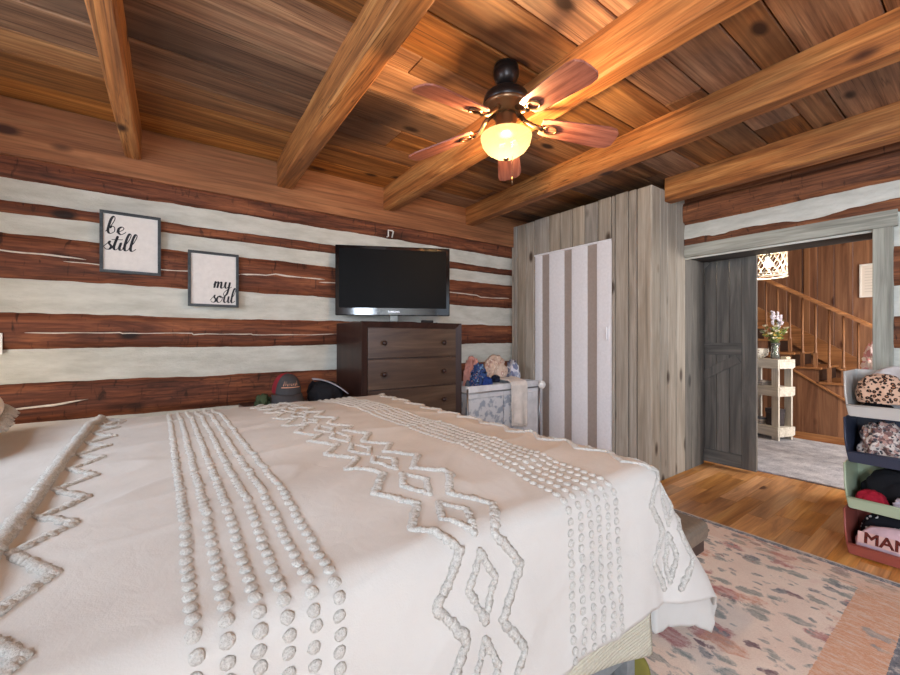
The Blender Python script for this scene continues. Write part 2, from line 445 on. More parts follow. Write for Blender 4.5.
# accordion folding door in white and taupe strips
M['acc_white'] = plain('white_vinyl', (230, 228, 230), .45, var=.02)
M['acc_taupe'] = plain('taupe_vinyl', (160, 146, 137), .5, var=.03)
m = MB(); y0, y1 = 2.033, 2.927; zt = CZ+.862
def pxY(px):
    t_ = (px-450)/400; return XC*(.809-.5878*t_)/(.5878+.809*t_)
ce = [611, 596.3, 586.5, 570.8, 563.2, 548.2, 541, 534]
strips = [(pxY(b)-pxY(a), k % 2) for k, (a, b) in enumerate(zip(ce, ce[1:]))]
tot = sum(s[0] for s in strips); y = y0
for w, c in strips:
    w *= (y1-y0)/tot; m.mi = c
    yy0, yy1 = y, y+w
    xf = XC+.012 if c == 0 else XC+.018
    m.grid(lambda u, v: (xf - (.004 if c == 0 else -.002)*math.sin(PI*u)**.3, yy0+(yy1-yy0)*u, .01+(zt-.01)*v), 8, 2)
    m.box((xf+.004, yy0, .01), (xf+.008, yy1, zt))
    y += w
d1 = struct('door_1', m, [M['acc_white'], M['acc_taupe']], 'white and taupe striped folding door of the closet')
m = MB(); m.box((XC+.0, y0-.003, zt), (XC+.03, y1+.003, zt+.017), .002); struct('track', m, M['acc_white'], parent=d1)
m = MB(); m.box((XC-.022, 2.06, 1.18), (XC+.004, 2.075, 1.30), .005); struct('door_handle', m, M['acc_white'], parent=d1)

# --- sliding plank door on the hall side of the doorway
m = MB(); xd = 4.245
for a, b in ((1.372, 1.475), (1.477, 1.58), (1.582, 1.685), (1.687, 1.79), (1.792, 1.93)): m.box((xd+.016, a, .02), (xd+.036, b-.002, 2.1), .002)
d2 = struct('door_2', m, M['dark_plank'], 'charcoal plank barn door slid half across the doorway')
M['dark_rail'] = wood('charcoal_rail', (64, 62, 60), (88, 85, 81), (112, 107, 101), 1, .9, 9, .6, .3)
for nm, lo, hi in (('stile', (xd, 1.262, .02), (xd+.036, 1.372, 2.1)), ('stile', (xd, 1.93, .02), (xd+.036, 2.04, 2.1))):
    m = MB(); m.box(lo, hi, .003); struct(nm, m, M['dark_plank'], parent=d2)
for z0, z1 in ((.02, .14), (1.045, 1.155), (1.96, 2.1)):
    m = MB(); m.box((xd+.001, 1.373, z0), (xd+.016, 1.929, z1), .002); struct('rail', m, M['dark_rail'], parent=d2)
for (ya, za), (yb, zb) in (((1.40, 1.015), (1.91, .70)), ((1.66, 1.94), (1.90, 1.72))):
    m = MB(); L = math.hypot(yb-ya, zb-za); an = math.atan2(zb-za, yb-ya)
    m.box((-L/2, -.04, 0), (L/2, .04, .012), .002, Matrix.Translation((xd+.003, (ya+yb)/2, (za+zb)/2)) @ Matrix(((0, 0, 1, 0), (1, 0, 0, 0), (0, 1, 0, 0), (0, 0, 0, 1))) @ Matrix.Rotation(an, 4, 'Z'))
    struct('brace', m, M['dark_plank'], parent=d2)

# --- unseen sides of the room: plain walls with window openings
def wall_open(axis, pos, th, a0, a1, opens):
    m = MB(); cuts = sorted({a0, a1, *[o[0] for o in opens], *[o[1] for o in opens]})
    for a, b in zip(cuts, cuts[1:]):
        op = [o for o in opens if o[0] <= a+1e-6 and o[1] >= b-1e-6]
        segs = [(0, ZC)] if not op else [(0, op[0][2]), (op[0][3], ZC)]
        for z0, z1 in segs:
            m.box((a, pos-th, z0), (b, pos, z1)) if axis == 'y' else m.box((pos-th, a, z0), (pos, b, z1))
    return m
WN = [(.2, 1.5, .8, 2.15), (2.5, 3.72, .8, 2.15)]
struct('wall_near', wall_open('y', YB, .12, XL-.12, XO, WN), M['plaster'], 'plain wall behind the viewpoint')
WLft = [(-2.1, -1.1, .85, 2.1), (1.0, 2.0, 1.35, 2.2)]  # both left openings are added to let fill light in
struct('wall_left', wall_open('x', XL, .12, YB, YL+.1, WLft), M['plaster'], 'plain wall at the head of the bed')
def window(i, axis, pos, o):
    m = MB(); a0, a1, z0, z1 = o
    def bx(a, b, c, d): m.box((a, pos-.09, c), (b, pos-.03, d), .004) if axis == 'y' else m.box((pos-.09, a, c), (pos-.03, b, d), .004)
    bx(a0, a1, z0, z0+.05); bx(a0, a1, z1-.05, z1); bx(a0, a0+.05, z0, z1); bx(a1-.05, a1, z0, z1); bx(a0, a1, (z0+z1)/2-.02, (z0+z1)/2+.02)
    struct('window_%d' % i, m, M['white_metal'], 'unseen white sash window')
window(1, 'y', YB, WN[0]); window(2, 'y', YB, WN[1]); window(3, 'x', XL, WLft[0]); window(4, 'x', XL, WLft[1])  # the two in the left wall are added, out of view, for fill
# ------------------------------------------------------------------ hall and staircase
def panel_wall(name, axis, pos, a0, a1, z0, z1, label, w=.2, seed=1):
    r = random.Random(seed); m = MB(); a = a0
    while a < a1:
        b = min(a1, a+w*r.uniform(.7, 1.3))
        if axis == 'x': m.box((pos, a+.0012, z0), (pos+.02, b-.0012, z1), .003, seg=1)
        else: m.box((a+.0012, pos, z0), (b-.0012, pos+.02, z1), .003, seg=1)
        a = b
    return struct(name, m, M['panel'], label)
panel_wall('wall_hall', 'x', 7.05, -1.0, 3.6, 0, 2.9, 'wall of brown upright boards behind the stairs', seed=4)
panel_wall('wall_hall_end', 'y', 3.31, 4.22, 7.1, 0, 2.9, 'end wall of the hall', seed=5)
m = MB(); m.box((4.22, -1.12, 0), (7.2, -1.0, .7)); m.box((4.22, -1.12, 2.1), (7.2, -1.0, 2.9)); m.box((4.22, -1.12, .7), (4.6, -1, 2.1)); m.box((6.0, -1.12, .7), (7.2, -1, 2.1))
struct('wall_hall_near', m, M['plaster'], 'plain end wall of the hall')
m = MB(); m.box((3.90, -1.1, 2.62), (7.2, 3.4, 2.7)); struct('ceiling_hall', m, M['panel'], 'wood ceiling over the hall')
m = MB(); m.box((7.03, 1.50, 1.1), (7.049, 1.56, 2.9), .003); struct('trim_6', m, M['stair_v'], 'light upright strip on the stair wall')

XS = 6.17      # near side of the stairs
st = thing('staircase', 'brown wooden staircase rising to the left behind the doorway', 'staircase', (XS, 0, 0))
def tread_z(i): return .53+.165*i          # i = 1 is the tread seen at .695
def tread_y(i): return .996+.241*(i-1)
for i in range(-2, 8):
    z, y = tread_z(i), tread_y(i)
    m = MB(); m.box((-.025, y-.028, z-.028), (.84, y+.241, z), .006); obj('tread', m, M['stair'], st)
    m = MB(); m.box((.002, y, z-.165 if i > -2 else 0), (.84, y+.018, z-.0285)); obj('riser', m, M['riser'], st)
# side panelling under the steps
tmp = MB(); r = random.Random(9)
yy = tread_y(-2)+.02
while yy < 3.2:
    w = .2*r.uniform(.8, 1.2); b = min(3.25, yy+w)
    def zt_(q): 
        k = math.floor((q-tread_y(1))/.241)
        return tread_z(min(7, k+1))-.03
    # split a board at the step edges so that its top follows the treads
    cuts = sorted({yy, b, *[tread_y(i) for i in range(-2, 9) if yy < tread_y(i) < b]})
    for p, q in zip(cuts, cuts[1:]):
        tmp.box((0, p+(.001 if p == yy else 0), 0), (.018, q-(.001 if q == b else 0), max(.05, zt_((p+q)/2))))
    yy = b
obj('side_panel', tmp, M['panel'], st)
m = MB(); m.box((-.016, .3, 0), (-.0005, 3.2, .085), .003); obj('baseboard', m, M['stair'], st)
m = MB()
L = 3.0; an = math.atan2(.165, .241)
m.box((0, -.016, -.011), (L, .0, .011), .003, Matrix.Translation((0, .42, .10)) @ Matrix(((0, 1, 0, 0), (1, 0, 0, 0), (0, 0, 1, 0), (0, 0, 0, 1))) @ Matrix.Rotation(-0, 4, 'X') @ Matrix(((math.cos(an), 0, -math.sin(an), 0), (0, 1, 0, 0), (math.sin(an), 0, math.cos(an), 0), (0, 0, 0, 1))))
obj('stringer_moulding', m, M['stair'], st)
# handrail and balusters
def rail_z(y): return 1.942-.6565*(1.757-y)
m = MB(); ya, yb = .62, 2.5
tmp = bmesh.new(); prof = [(-.03, -.02), (-.03, .012), (-.018, .028), (.018, .028), (.03, .012), (.03, -.02)]
a = [tmp.verts.new((.03+px, ya, rail_z(ya)+pz)) for px, pz in prof]; b = [tmp.verts.new((.03+px, yb, rail_z(yb)+pz)) for px, pz in prof]
for k in range(6): tmp.faces.new((a[k], a[(k+1) % 6], b[(k+1) % 6], b[k]))
tmp.faces.new(a); tmp.faces.new(list(reversed(b))); bmesh.ops.recalc_face_normals(tmp, faces=tmp.faces); m.add(tmp)
obj('handrail', m, M['stair'], st)
k = 0; y = .681
while y < 2.4:
    i = math.floor((y-tread_y(1)+.028)/.241)+1; z = tread_z(i); zr = rail_z(y)-.02
    m = MB(); m.box((.012, y-.018, z), (.048, y+.018, z+.16), .002)
    m.lathe([(.0, z+.16), (.018, z+.16), (.021, z+.172), (.013, z+.19), (.0115, z+.3), (.0115, zr), (0, zr)], 10, Matrix.Translation((.03, y, 0)))
    obj('baluster', m, M['stair_v'], st); y += .1177
m = MB(); m.box((.0, .59, 0), (.07, .66, rail_z(.62)+.1), .006); m.ball((.035, .625, rail_z(.62)+.13), .04); obj('newel_post', m, M['stair_v'], st)
m = MB(); an2 = an
for i in range(1):
    ya, yb = .5, 3.0
    P = [(ya, tread_z(1)+(ya-tread_y(1))*.685-.05), (yb, tread_z(1)+(yb-tread_y(1))*.685-.05), (yb, tread_z(1)+(yb-tread_y(1))*.685+.22), (ya, tread_z(1)+(ya-tread_y(1))*.685+.22)]
    m.prism(P, 0, .014, Matrix.Translation((.842, 0, 0)) @ Matrix(((0, 0, 1, 0), (1, 0, 0, 0), (0, 1, 0, 0), (0, 0, 0, 1))))
obj('wall_skirt', m, M['stair'], st)

# hall rug
t = NT('grey_hall_rug'); v = t.coord()
f = t.noise(t.mapping(v, (1, 1, 1)), 7, 8, .75)
f2 = t.noise(v, 120, 3, .7)
c = t.mix(.5, t.ramp(f, [(.35, (120, 126, 146)), (.5, (178, 182, 198)), (.65, (228, 230, 238))]), t.ramp(f2, [(.3, (120, 118, 122)), (.7, (216, 216, 220))]))
t.color(c); t.bump(f2, .5, .01); M['hall_rug'] = t.set(.95, 0, .1)
m = MB(); m.box((-.02, -.9, 0), (1.72, 2.0, .014), .005)
tag(obj('rug', m, M['hall_rug'], None, (4.39, .5, 0)), 'grey mottled rug on the hall floor beyond the doorway', 'rug')

# framed notice on the stair wall
pn = thing('framed_notice', 'white sheet in a white frame on the brown stair wall', 'picture', (7.045, .87, 1.905))
m = MB()
for lo, hi in (((-.02, -.16, .185), (0, .16, .205)), ((-.02, -.16, -.205), (0, .16, -.185)), ((-.02, -.16, -.185), (0, -.14, .185)), ((-.02, .14, -.185), (0, .16, .185))): m.box(lo, hi, .003)
obj('frame', m, M['white_metal'], pn)
M['paper'] = plain('paper', (220, 214, 206), .8)
M['paper_line'] = plain('faded_print', (196, 190, 184), .8)
m = MB(); m.box((-.012, -.14, -.185), (-.002, .14, .185)); obj('sheet', m, M['paper'], pn)
m = MB()
for i in range(9): m.box((-.0132, -.115, .14-.035*i), (-.0125, .115, .147-.035*i))
obj('printed_lines', m, M['paper_line'], pn)

# caged pendant lamp in the hall
PX, PY, PZ = 4.95, 1.375, 1.955
pl = thing('pendant_lamp', 'white lattice cage lamp with a bright bulb hanging in the hall', 'lamp', (PX, PY, PZ))
M['cage'] = plain('cage_white', (214, 204, 190), .5)
m = MB(); rc, hc = .15, .115; nn = 14
for z in (-hc, hc): m.tube([(rc*math.cos(2*PI*k/36), rc*math.sin(2*PI*k/36), z) for k in range(36)], .006, 8, closed=True)
m.tube([(rc*math.cos(2*PI*k/36), rc*math.sin(2*PI*k/36), -hc-.028) for k in range(36)], .009, 8, closed=True)
for k in range(nn):
    for s in (1, -1):
        pts = []
        for q in range(7):
            a = 2*PI*(k+s*q/6*2)/nn; pts.append((rc*math.cos(a), rc*math.sin(a), -hc+2*hc*q/6))
        m.tube(pts, .0035, 6)
for k in range(6):
    a = 2*PI*k/6; m.tube([(rc*math.cos(a), rc*math.sin(a), -hc), (rc*math.cos(a), rc*math.sin(a), -hc-.028)], .004, 6)
obj('cage', m, M['cage'], pl)
m = MB()
for k in range(3):
    a = 2*PI*k/3; m.tube([(rc*math.cos(a), rc*math.sin(a), hc), (0, 0, hc+.02)], .004, 6)
m.tube([(0, 0, hc+.02), (0, 0, 2.61-PZ)], .008, 8); m.lathe([(0, 2.62-PZ), (.06, 2.62-PZ), (.06, 2.60-PZ), (0, 2.595-PZ)], 24)
m.lathe([(0, hc+.03), (.02, hc+.02), (.02, .06), (0, .055)], 16)
obj('stem', m, M['matte_black'], pl)
t = NT('bulb_glow'); t.color((255, 240, 220)); t.b.inputs['Emission Color'].default_value = rgba((255, 236, 210)); t.b.inputs['Emission Strength'].default_value = 14; M['bulb'] = t.set(.4)
m = MB(); m.lathe([(0, .06), (.013, .055), (.016, .03), (.032, 0), (.03, -.025), (.018, -.042), (0, -.047)], 20); obj('bulb', m, M['bulb'], pl)

# whitewashed shelf unit beside the stairs
M['whitewash'] = wood('whitewashed_board', (196, 190, 178), (218, 213, 202), (232, 228, 219), 0, 1, 9, .7, .35, (.94, 1.04), .2, .3, (120, 104, 84))
M['whitewash_v'] = wood('whitewashed_post', (192, 186, 174), (214, 209, 198), (228, 224, 215), 2, 1, 9, .7, .4, (.94, 1.04), .2, .3, (120, 104, 84))
# local frame: +x to the viewer's left along the front, +y backwards
su = thing('shelf_unit', 'whitewashed three tier wooden shelf standing beside the stairs', 'shelf', (5.75, 1.50, 0.0145), R(70))
W, D = .42, .205
for x in (.0, W-.075):
    for y in (0, -D+.0):
        m = MB(); m.box((x, y-.024, 0), (x+.075, y, .93), .002); obj('post', m, M['whitewash_v'], su)
tiers = []
for z in (.13, .595, .915):
    m = MB()
    for q in range(3): m.box((-.012, -D-.02+q*.075, z), (W+.012, -D-.02+q*.075+.072, z+.022), .002)
    sh = obj('shelf', m, M['whitewash'], su)
    m = MB(); m.box((-.012, .0015, z-.085), (W+.012, .022, z+.022), .002); m.box((-.012, -D-.045, z-.075), (W+.012, -D-.0235, z+.022), .002)
    obj('apron', m, M['whitewash'], sh)
    m = MB(); m.box((-.0145, -D-.023, z-.085), (-.001, .001, z-.001), .002); obj('end_rail', m, M['whitewash'], sh); m = MB(); m.box((W+.001, -D-.023, z-.075), (W+.0125, .001, z-.001), .002)
    obj('end_rail', m, M['whitewash'], sh); tiers.append(z+.022)
# ------------------------------------------------------------------ things on the shelf unit
MS = su.matrix_world.copy() if False else Matrix.Translation((5.75, 1.50, .0145)) @ Matrix.Rotation(R(70), 4, 'Z')
def on_shelf(x, y, tier):            # world point on a tier of the unit
    p = MS @ Vector((x, y, tiers[tier]+.0008)); return p
# vase with flowers
M['glass'] = plain('clear_glass', (225, 232, 230), .05); M['glass'].node_tree.nodes['Principled BSDF'].inputs['Transmission Weight'].default_value = .9
p = on_shelf(.115, -.115, 2)
va = thing('vase', 'clear glass vase on top of the whitewashed shelf', 'vase', p)
m = MB(); m.lathe([(0, 0), (.04, 0), (.046, .01), (.038, .08), (.036, .13), (.05, .19), (.047, .19), (.033, .13), (.034, .08), (.041, .014), (0, .012)], 24); obj('glass_body', m, M['glass'], va)
bq = thing('bouquet', 'loose bunch of cream and lilac flowers with greenery in the glass vase', 'flowers', p+Vector((0, 0, .016)))
M['stem'] = plain('stem_green', (92, 110, 58), .6, var=.15); M['leaf'] = plain('leaf_green', (112, 128, 66), .6, var=.2)
M['petal_w'] = plain('cream_petal', (232, 222, 196), .7, var=.05); M['petal_l'] = plain('lilac_petal', (214, 208, 220), .7, var=.06); M['petal_y'] = plain('yellow_petal', (214, 184, 96), .7, var=.1)
r = random.Random(11); stems, leaves = MB(), MB()
def blade(mb, c, d, L, w):
    d = Vector(d).normalized(); s = d.cross(Vector((r.random()-.5, r.random()-.5, r.random()-.5))).normalized(); n = d.cross(s)
    tmp = bmesh.new(); P = []
    for q in range(5):
        k = q/4; ww = w*math.sin(PI*(.12+.86*k)); cc = Vector(c)+d*L*k+n*(.12*L*math.sin(PI*k))
        P.append((tmp.verts.new(cc-s*ww), tmp.verts.new(cc+n*ww*.25), tmp.verts.new(cc+s*ww)))
    for a, b in zip(P, P[1:]):
        for q in range(2):
            f = tmp.faces.new((a[q], a[q+1], b[q+1], b[q])); f.smooth = True
    mb.add(tmp)
for k in range(36):
    a = r.random()*2*PI; rad = r.uniform(.02, .13); h = r.uniform(.22, .38)
    if k < 6: h = r.uniform(.44, .56); rad *= .6
    tip = Vector((rad*math.cos(a), rad*math.sin(a), h))
    pts = [Vector((.012*math.cos(a), .012*math.sin(a), .005)), Vector((.02*math.cos(a), .02*math.sin(a), .16)), tip]
    stems.tube(pts, .0018, 5)
    for q in range(5):
        c = pts[1].lerp(tip, r.uniform(.4, .95)); blade(leaves, c, (r.uniform(-1, 1), r.uniform(-1, 1), r.uniform(.1, .9)), r.uniform(.03, .06), .009)
    kind = 'petal_l' if k < 6 else r.choice(['petal_w', 'petal_w', 'petal_w', 'petal_y'])
    hd_ = MB()
    if kind == 'petal_l':
        for q in range(16):
            c = tip + Vector((r.uniform(-.012, .012), r.uniform(-.012, .012), -.11*q/16)); hd_.ball(c, r.uniform(.009, .014), 1)
    else:
        for q in range(9):
            b = 2*PI*q/9; blade(hd_, tip, (math.cos(b), math.sin(b), .5), .032, .011)
        hd_.ball(tip+Vector((0, 0, .006)), .008, 1)
    obj('lilac_spike' if kind == 'petal_l' else 'bloom', hd_, M[kind], bq)
obj('stems', stems, M['stem'], bq); obj('leaves', leaves, M['leaf'], bq)
# white bowl with dark dots
t = NT('dotted_ceramic'); v = t.coord(); vo = t.voro(v, 42, rand=.25)
t.color(t.mix(t.math('LESS_THAN', vo.outputs['Distance'], .3), (228, 222, 210), (40, 36, 40))); M['dotbowl'] = t.set(.3)
m = MB(); m.lathe([(0, 0), (.04, 0), (.045, .008), (.085, .04), (.096, .09), (.092, .12), (.087, .12), (.09, .09), (.08, .045), (.03, .014), (0, .012)], 32)
tag(obj('bowl', m, M['dotbowl'], None, on_shelf(.30, -.115, 2)), 'white bowl with dark dots beside the vase', 'bowl')
M['candle'] = plain('ivory_wax', (226, 214, 186), .5)
m = MB(); m.box((-.035, -.03, 0), (.035, .03, .03), .006)
tag(obj('soap_box', m, M['candle'], None, on_shelf(.035, -.165, 2), R(66)), 'small ivory box at the right end of the shelf top', 'box')
# middle tier: stack of magazines and a photo print; bottom tier: stack of papers, grey box
def stack(name, n, x, y, tier, w, d, cols, label, cat, group, rot=66, seed=1):
    r = random.Random(seed); z = 0
    for k in range(n):
        h = r.uniform(.006, .014); mt = M['paper'] if cols is None else cols[k % len(cols)]
        mg = MB(); mg.box((-w/2, -d/2, 0), (w/2, d/2, h), .0015)
        q = on_shelf(x, y, tier); q.z += z; z += h+.0006
        a, b = label
        pos = 'topmost' if k == n-1 else ('bottom' if k == 0 else ['second', 'third', 'fourth', 'fifth', 'sixth'][k-1])
        tag(obj(name, mg, mt, None, q, R(rot+r.uniform(-5, 5))), '%s %s, %s from below' % (a, b, pos) if pos not in ('topmost', 'bottom') else '%s %s, %s of the pile' % (a, b, pos), cat, group)
M['mag1'] = plain('magazine_grey', (120, 118, 122), .4, var=.2, vs=30); M['mag2'] = plain('magazine_white', (206, 200, 196), .4, var=.15, vs=25); M['mag3'] = plain('magazine_dark', (58, 54, 58), .4, var=.3, vs=25); M['mag4'] = plain('magazine_blue', (92, 104, 128), .4, var=.2, vs=25)
stack('magazine', 5, .27, -.114, 1, .15, .14, [M['mag1'], M['mag2'], M['mag1'], M['mag2'], M['mag2']], ('magazine', 'piled on the middle shelf left of the post'), 'magazine', 'magazines on the middle shelf')
m = MB(); m.box((-.006, -.07, 0), (.006, .07, .11), .003, Matrix.Rotation(R(12), 4, 'Y')); tag(obj('photo_card', m, M['mag1'], None, on_shelf(.10, -.12, 1)+Vector((0, 0, .0016)), R(80)), 'grey photo card leaning on the middle shelf', 'card')
stack('folded_paper', 6, .29, -.114, 0, .14, .14, [M['mag4'], M['mag2'], M['mag1'], M['mag2'], M['mag2']], ('folded paper', 'piled on the bottom shelf of the unit'), 'paper', 'papers on the bottom shelf', seed=4)
m = MB(); m.box((-.065, -.06, 0), (.065, .06, .19), .006); m.box((-.07, -.065, .15), (.07, .065, .20), .004)
tag(obj('storage_box', m, M['mag3'], None, on_shelf(.115, -.115, 0), R(70)), 'dark lidded box on the bottom shelf at the right', 'box')

# ------------------------------------------------------------------ ceiling fan
FX, FY = 1.385, 1.435
fan = thing('ceiling_fan', 'bronze ceiling fan with five reddish blades and a lit bowl light', 'fan', (FX, FY, 0))
M['bronze'] = plain('oiled_bronze', (40, 34, 32), .35, .6, .5)
M['bronze_hi'] = plain('antique_brass', (120, 92, 66), .32, .85)
M['blade'] = wood('reddish_blade', (112, 62, 52), (158, 98, 82), (190, 128, 106), 0, 2.2, 26, .38, 0, (.9, 1.1), .05, .3, spec=.4)
z0 = ZC
m = MB(); m.lathe([(0, z0), (.058, z0), (.060, z0-.01), (.058, z0-.022), (.063, z0-.026), (.063, z0-.05), (.054, z0-.075), (.036, z0-.098), (0, z0-.10)], 32); obj('canopy', m, M['bronze'], fan)
m = MB(); m.lathe([(0, z0-.095), (.03, z0-.095), (.026, z0-.108), (.018, z0-.112), (.018, z0-.125), (.03, z0-.13), (0, z0-.13)], 20); obj('downrod', m, M['bronze'], fan)
zb = CZ+.985     # blade height
m = MB(); m.lathe([(0, z0-.118), (.04, z0-.12), (.08, z0-.13), (.106, z0-.152), (.115, z0-.18), (.112, z0-.198), (.085, z0-.215), (0, z0-.216)], 40); mh = obj('motor_housing', m, M['bronze'], fan)
m = MB(); m.lathe([(.112, z0-.196), (.117, z0-.203), (.105, z0-.216), (.075, z0-.23), (.07, z0-.242), (0, z0-.242)], 40); obj('trim_ring', m, M['bronze_hi'], mh)
m = MB(); m.lathe([(0, z0-.238), (.05, z0-.238), (.056, z0-.26), (.05, z0-.28), (.058, z0-.30), (.056, z0-.33), (.03, z0-.342), (0, z0-.342)], 32); obj('light_fitter', m, M['bronze_hi'], fan)
zbl = z0-.272
camr = lambda a: R(a)-R(36)        # angle measured from the camera's right
for a in (79.6, 151.6, 223.6, 295.6, 4.6):
    th = R(a) - R(36)
    m = MB(); pts = []; n = 10
    L0, L1 = .175, .56
    poly = [(L0, -.045), (L0+.03, -.055), (L1-.06, -.072), (L1-.02, -.064), (L1, -.040), (L1+.003, 0), (L1, .040), (L1-.02, .064), (L1-.06, .072), (L0+.03, .055), (L0, .045)]
    MM = Matrix.Rotation(th, 4, 'Z') @ Matrix.Translation((0, 0, zbl)) @ Matrix.Rotation(R(7), 4, 'Y') @ Matrix.Rotation(R(-13), 4, 'X')
    m.prism(poly, -.004, .004, None, .0015)
    b = obj('blade', m, M['blade'], fan); b.matrix_local = MM
    m = MB()
    m.tube([(.06, 0, .052), (.10, .014, .03), (.14, .0, -.002), (.185, 0, -.009)], [.012, .011, .012, .012], 10)
    m.tube([(.225+.032*math.cos(2*PI*k/20), .026*math.sin(2*PI*k/20), -.0095) for k in range(20)], .0055, 8, closed=True)
    m.prism([(.18, -.02), (.20, -.012), (.20, .012), (.18, .02)], -.012, -.004)
    bi = obj('blade_iron', m, M['bronze_hi'], b)
t = NT('frosted_bowl'); tr = t.n('ShaderNodeBsdfTranslucent'); tr.inputs[0].default_value = (.021, .0180, .0125, 1); tp = t.n('ShaderNodeBsdfTransparent'); tp.inputs[0].default_value = (1, .95, .85, 1)
em = t.n('ShaderNodeEmission'); em.inputs[0].default_value = rgba((255, 226, 168)); em.inputs[1].default_value = .12
mx = t.n('ShaderNodeMixShader'); mx.inputs[0].default_value = .32; t.l(tr.outputs[0], mx.inputs[1]); t.l(tp.outputs[0], mx.inputs[2])
ad = t.n('ShaderNodeAddShader'); t.l(mx.outputs[0], ad.inputs[0]); t.l(em.outputs[0], ad.inputs[1]); t.l(ad.outputs[0], t.out.inputs[0]); M['bowl'] = t.m
zt = z0-.345; m = MB(); rb = .126
m.lathe([(rb-.006, zt), (rb, zt-.004), (rb-.002, zt-.018), (rb*.93, zt-.045), (rb*.76, zt-.073), (rb*.5, zt-.095), (rb*.2, zt-.107), (0, zt-.11)], 40)
obj('glass_bowl', m, M['bowl'], fan)
m = MB(); m.lathe([(0, zt-.1105), (.012, zt-.111), (.014, zt-.117), (.006, zt-.124), (0, zt-.125)], 16); obj('finial', m, M['bronze_hi'], fan)
m = MB(); pc = Vector((.012, -.03, 0))
for k in range(26): m.ball((pc.x, pc.y, zt-.108-.004*k), .0018, 1)
m.tube([(pc.x, pc.y, zt-.210), (pc.x, pc.y, zt-.246)], .0035, 8); m.tube([(pc.x, pc.y, zt-.0), (pc.x, pc.y, zt-.13)], .0008, 5)
obj('pull_chain', m, M['bronze_hi'], fan)

# ------------------------------------------------------------------ dresser
DX0, DX1, DY0, DY1, DZ = 1.188, 2.104, 2.727, 3.235, 1.325
dr = thing('dresser', 'tall espresso chest of drawers with round knobs under the television', 'dresser', ((DX0+DX1)/2, DY0, 0))
W2 = (DX1-DX0)/2; DD = DY1-DY0
M['esp'] = wood('espresso_wood', (36, 21, 18), (50, 31, 27), (64, 43, 38), 2, .8, 10, .35, 0, (.97, 1.03), .06, .2)
M['drw'] = wood('walnut_drawer', (54, 38, 29), (76, 56, 43), (98, 77, 60), 0, .8, 9, .3, .35, (.92, 1.06), .06, .25, (44, 30, 28))
m = MB(); m.box((-W2, .022, .06), (W2, DD, DZ-.004), .003); m.box((-W2+.02, .03, 0), (W2-.02, DD-.02, .062)); obj('body', m, M['esp'], dr)
m = MB(); f = .052
T = [(-W2, 0, DZ), (W2, 0, DZ), (W2, 0, .05), (-W2, 0, .05)]; I = [(-W2+f, .016, DZ-.044), (W2-f, .016, DZ-.044), (W2-f, .016, .10), (-W2+f, .016, .10)]
tmp = bmesh.new(); o_ = [tmp.verts.new(p) for p in T]; i_ = [tmp.verts.new(p) for p in I]; b_ = [tmp.verts.new((p[0], .024, p[2])) for p in T]
for k in range(4):
    tmp.faces.new((o_[k], o_[(k+1) % 4], i_[(k+1) % 4], i_[k])); tmp.faces.new((b_[k], b_[(k+1) % 4], o_[(k+1) % 4], o_[k]))
bmesh.ops.recalc_face_normals(tmp, faces=tmp.faces); m.add(tmp)
obj('face_frame', m, M['esp'], dr)
zt_ = DZ-.044; hd = (zt_-.10)/5
for k in range(5):
    m = MB(); a, b = zt_-hd*(k+1)+.004, zt_-hd*k-.004
    m.box((-W2+f+.003, .010, a), (W2-f-.003, .03, b), .003); d = obj('drawer', m, M['drw'], dr)
    for x in (-.276, .272):
        m = MB(); m.lathe([(0, 0), (.009, 0), (.008, .01), (.016, .016), (.019, .023), (.015, .03), (0, .032)], 20, Matrix.Translation((x, .010, (a+b)/2)) @ Matrix.Rotation(PI/2, 4, 'X')); obj('knob', m, M['esp'], d)

# ------------------------------------------------------------------ television
tv = thing('television', 'black flat television standing on the dresser', 'television', (1.59, 2.99, DZ+.0008), R(-26))
w, h, zb_ = .474, .577, .062
M['screen'] = plain('screen_glass', (4, 4, 5), .5, 0, .1)
M['gloss'] = plain('gloss_bezel', (14, 15, 18), .08, 0, .6)
m = MB(); m.box((-w, -.012, zb_), (w, .03, zb_+h), .006); m.box((-w+.1, .03, zb_+.08), (w-.1, .06, zb_+h-.1), .01); obj('casing', m, M['gloss'], tv)
m = MB(); m.box((-w+.03, -.0135, zb_+.062), (w-.03, -.011, zb_+h-.028)); obj('screen', m, M['screen'], tv)
m = MB(); m.box((-.035, .0, .01), (.035, .03, zb_+.01), .004); obj('stand_neck', m, M['gloss'], tv)
m = MB(); m.lathe([(0, 0), (1, 0), (1, .006), (.9, .011), (0, .011)], 40, Matrix.Translation((0, .03, 0)) @ Matrix.Diagonal((.21, .11, 1, 1))); obj('stand_foot', m, M['gloss'], tv)
def text_mesh(body, size, mat, name, parent, Mx, depth=.0006, bold=.015, bev=0):
    c = bpy.data.curves.new(name, 'FONT'); c.body = body; c.size = size; c.align_x = 'CENTER'; c.align_y = 'CENTER'; c.extrude = depth; c.offset = size*bold; c.bevel_depth = bev; c.bevel_resolution = 0
    o = bpy.data.objects.new(name, c); COL.objects.link(o); bpy.context.view_layer.update()
    me = bpy.data.meshes.new_from_object(o.evaluated_get(bpy.context.evaluated_depsgraph_get())); bpy.data.objects.remove(o)
    me.materials.clear(); me.materials.append(mat)
    q = bpy.data.objects.new(name, me); COL.objects.link(q); q.parent = parent; q.matrix_local = Mx; return q
M['silver'] = plain('silver_print', (190, 190, 194), .3, .4)
text_mesh('SAMSUNG', .021, M['silver'], 'logo', tv, Matrix.Translation((0, -.0128, zb_+.031)) @ Matrix.Rotation(PI/2, 4, 'X'))
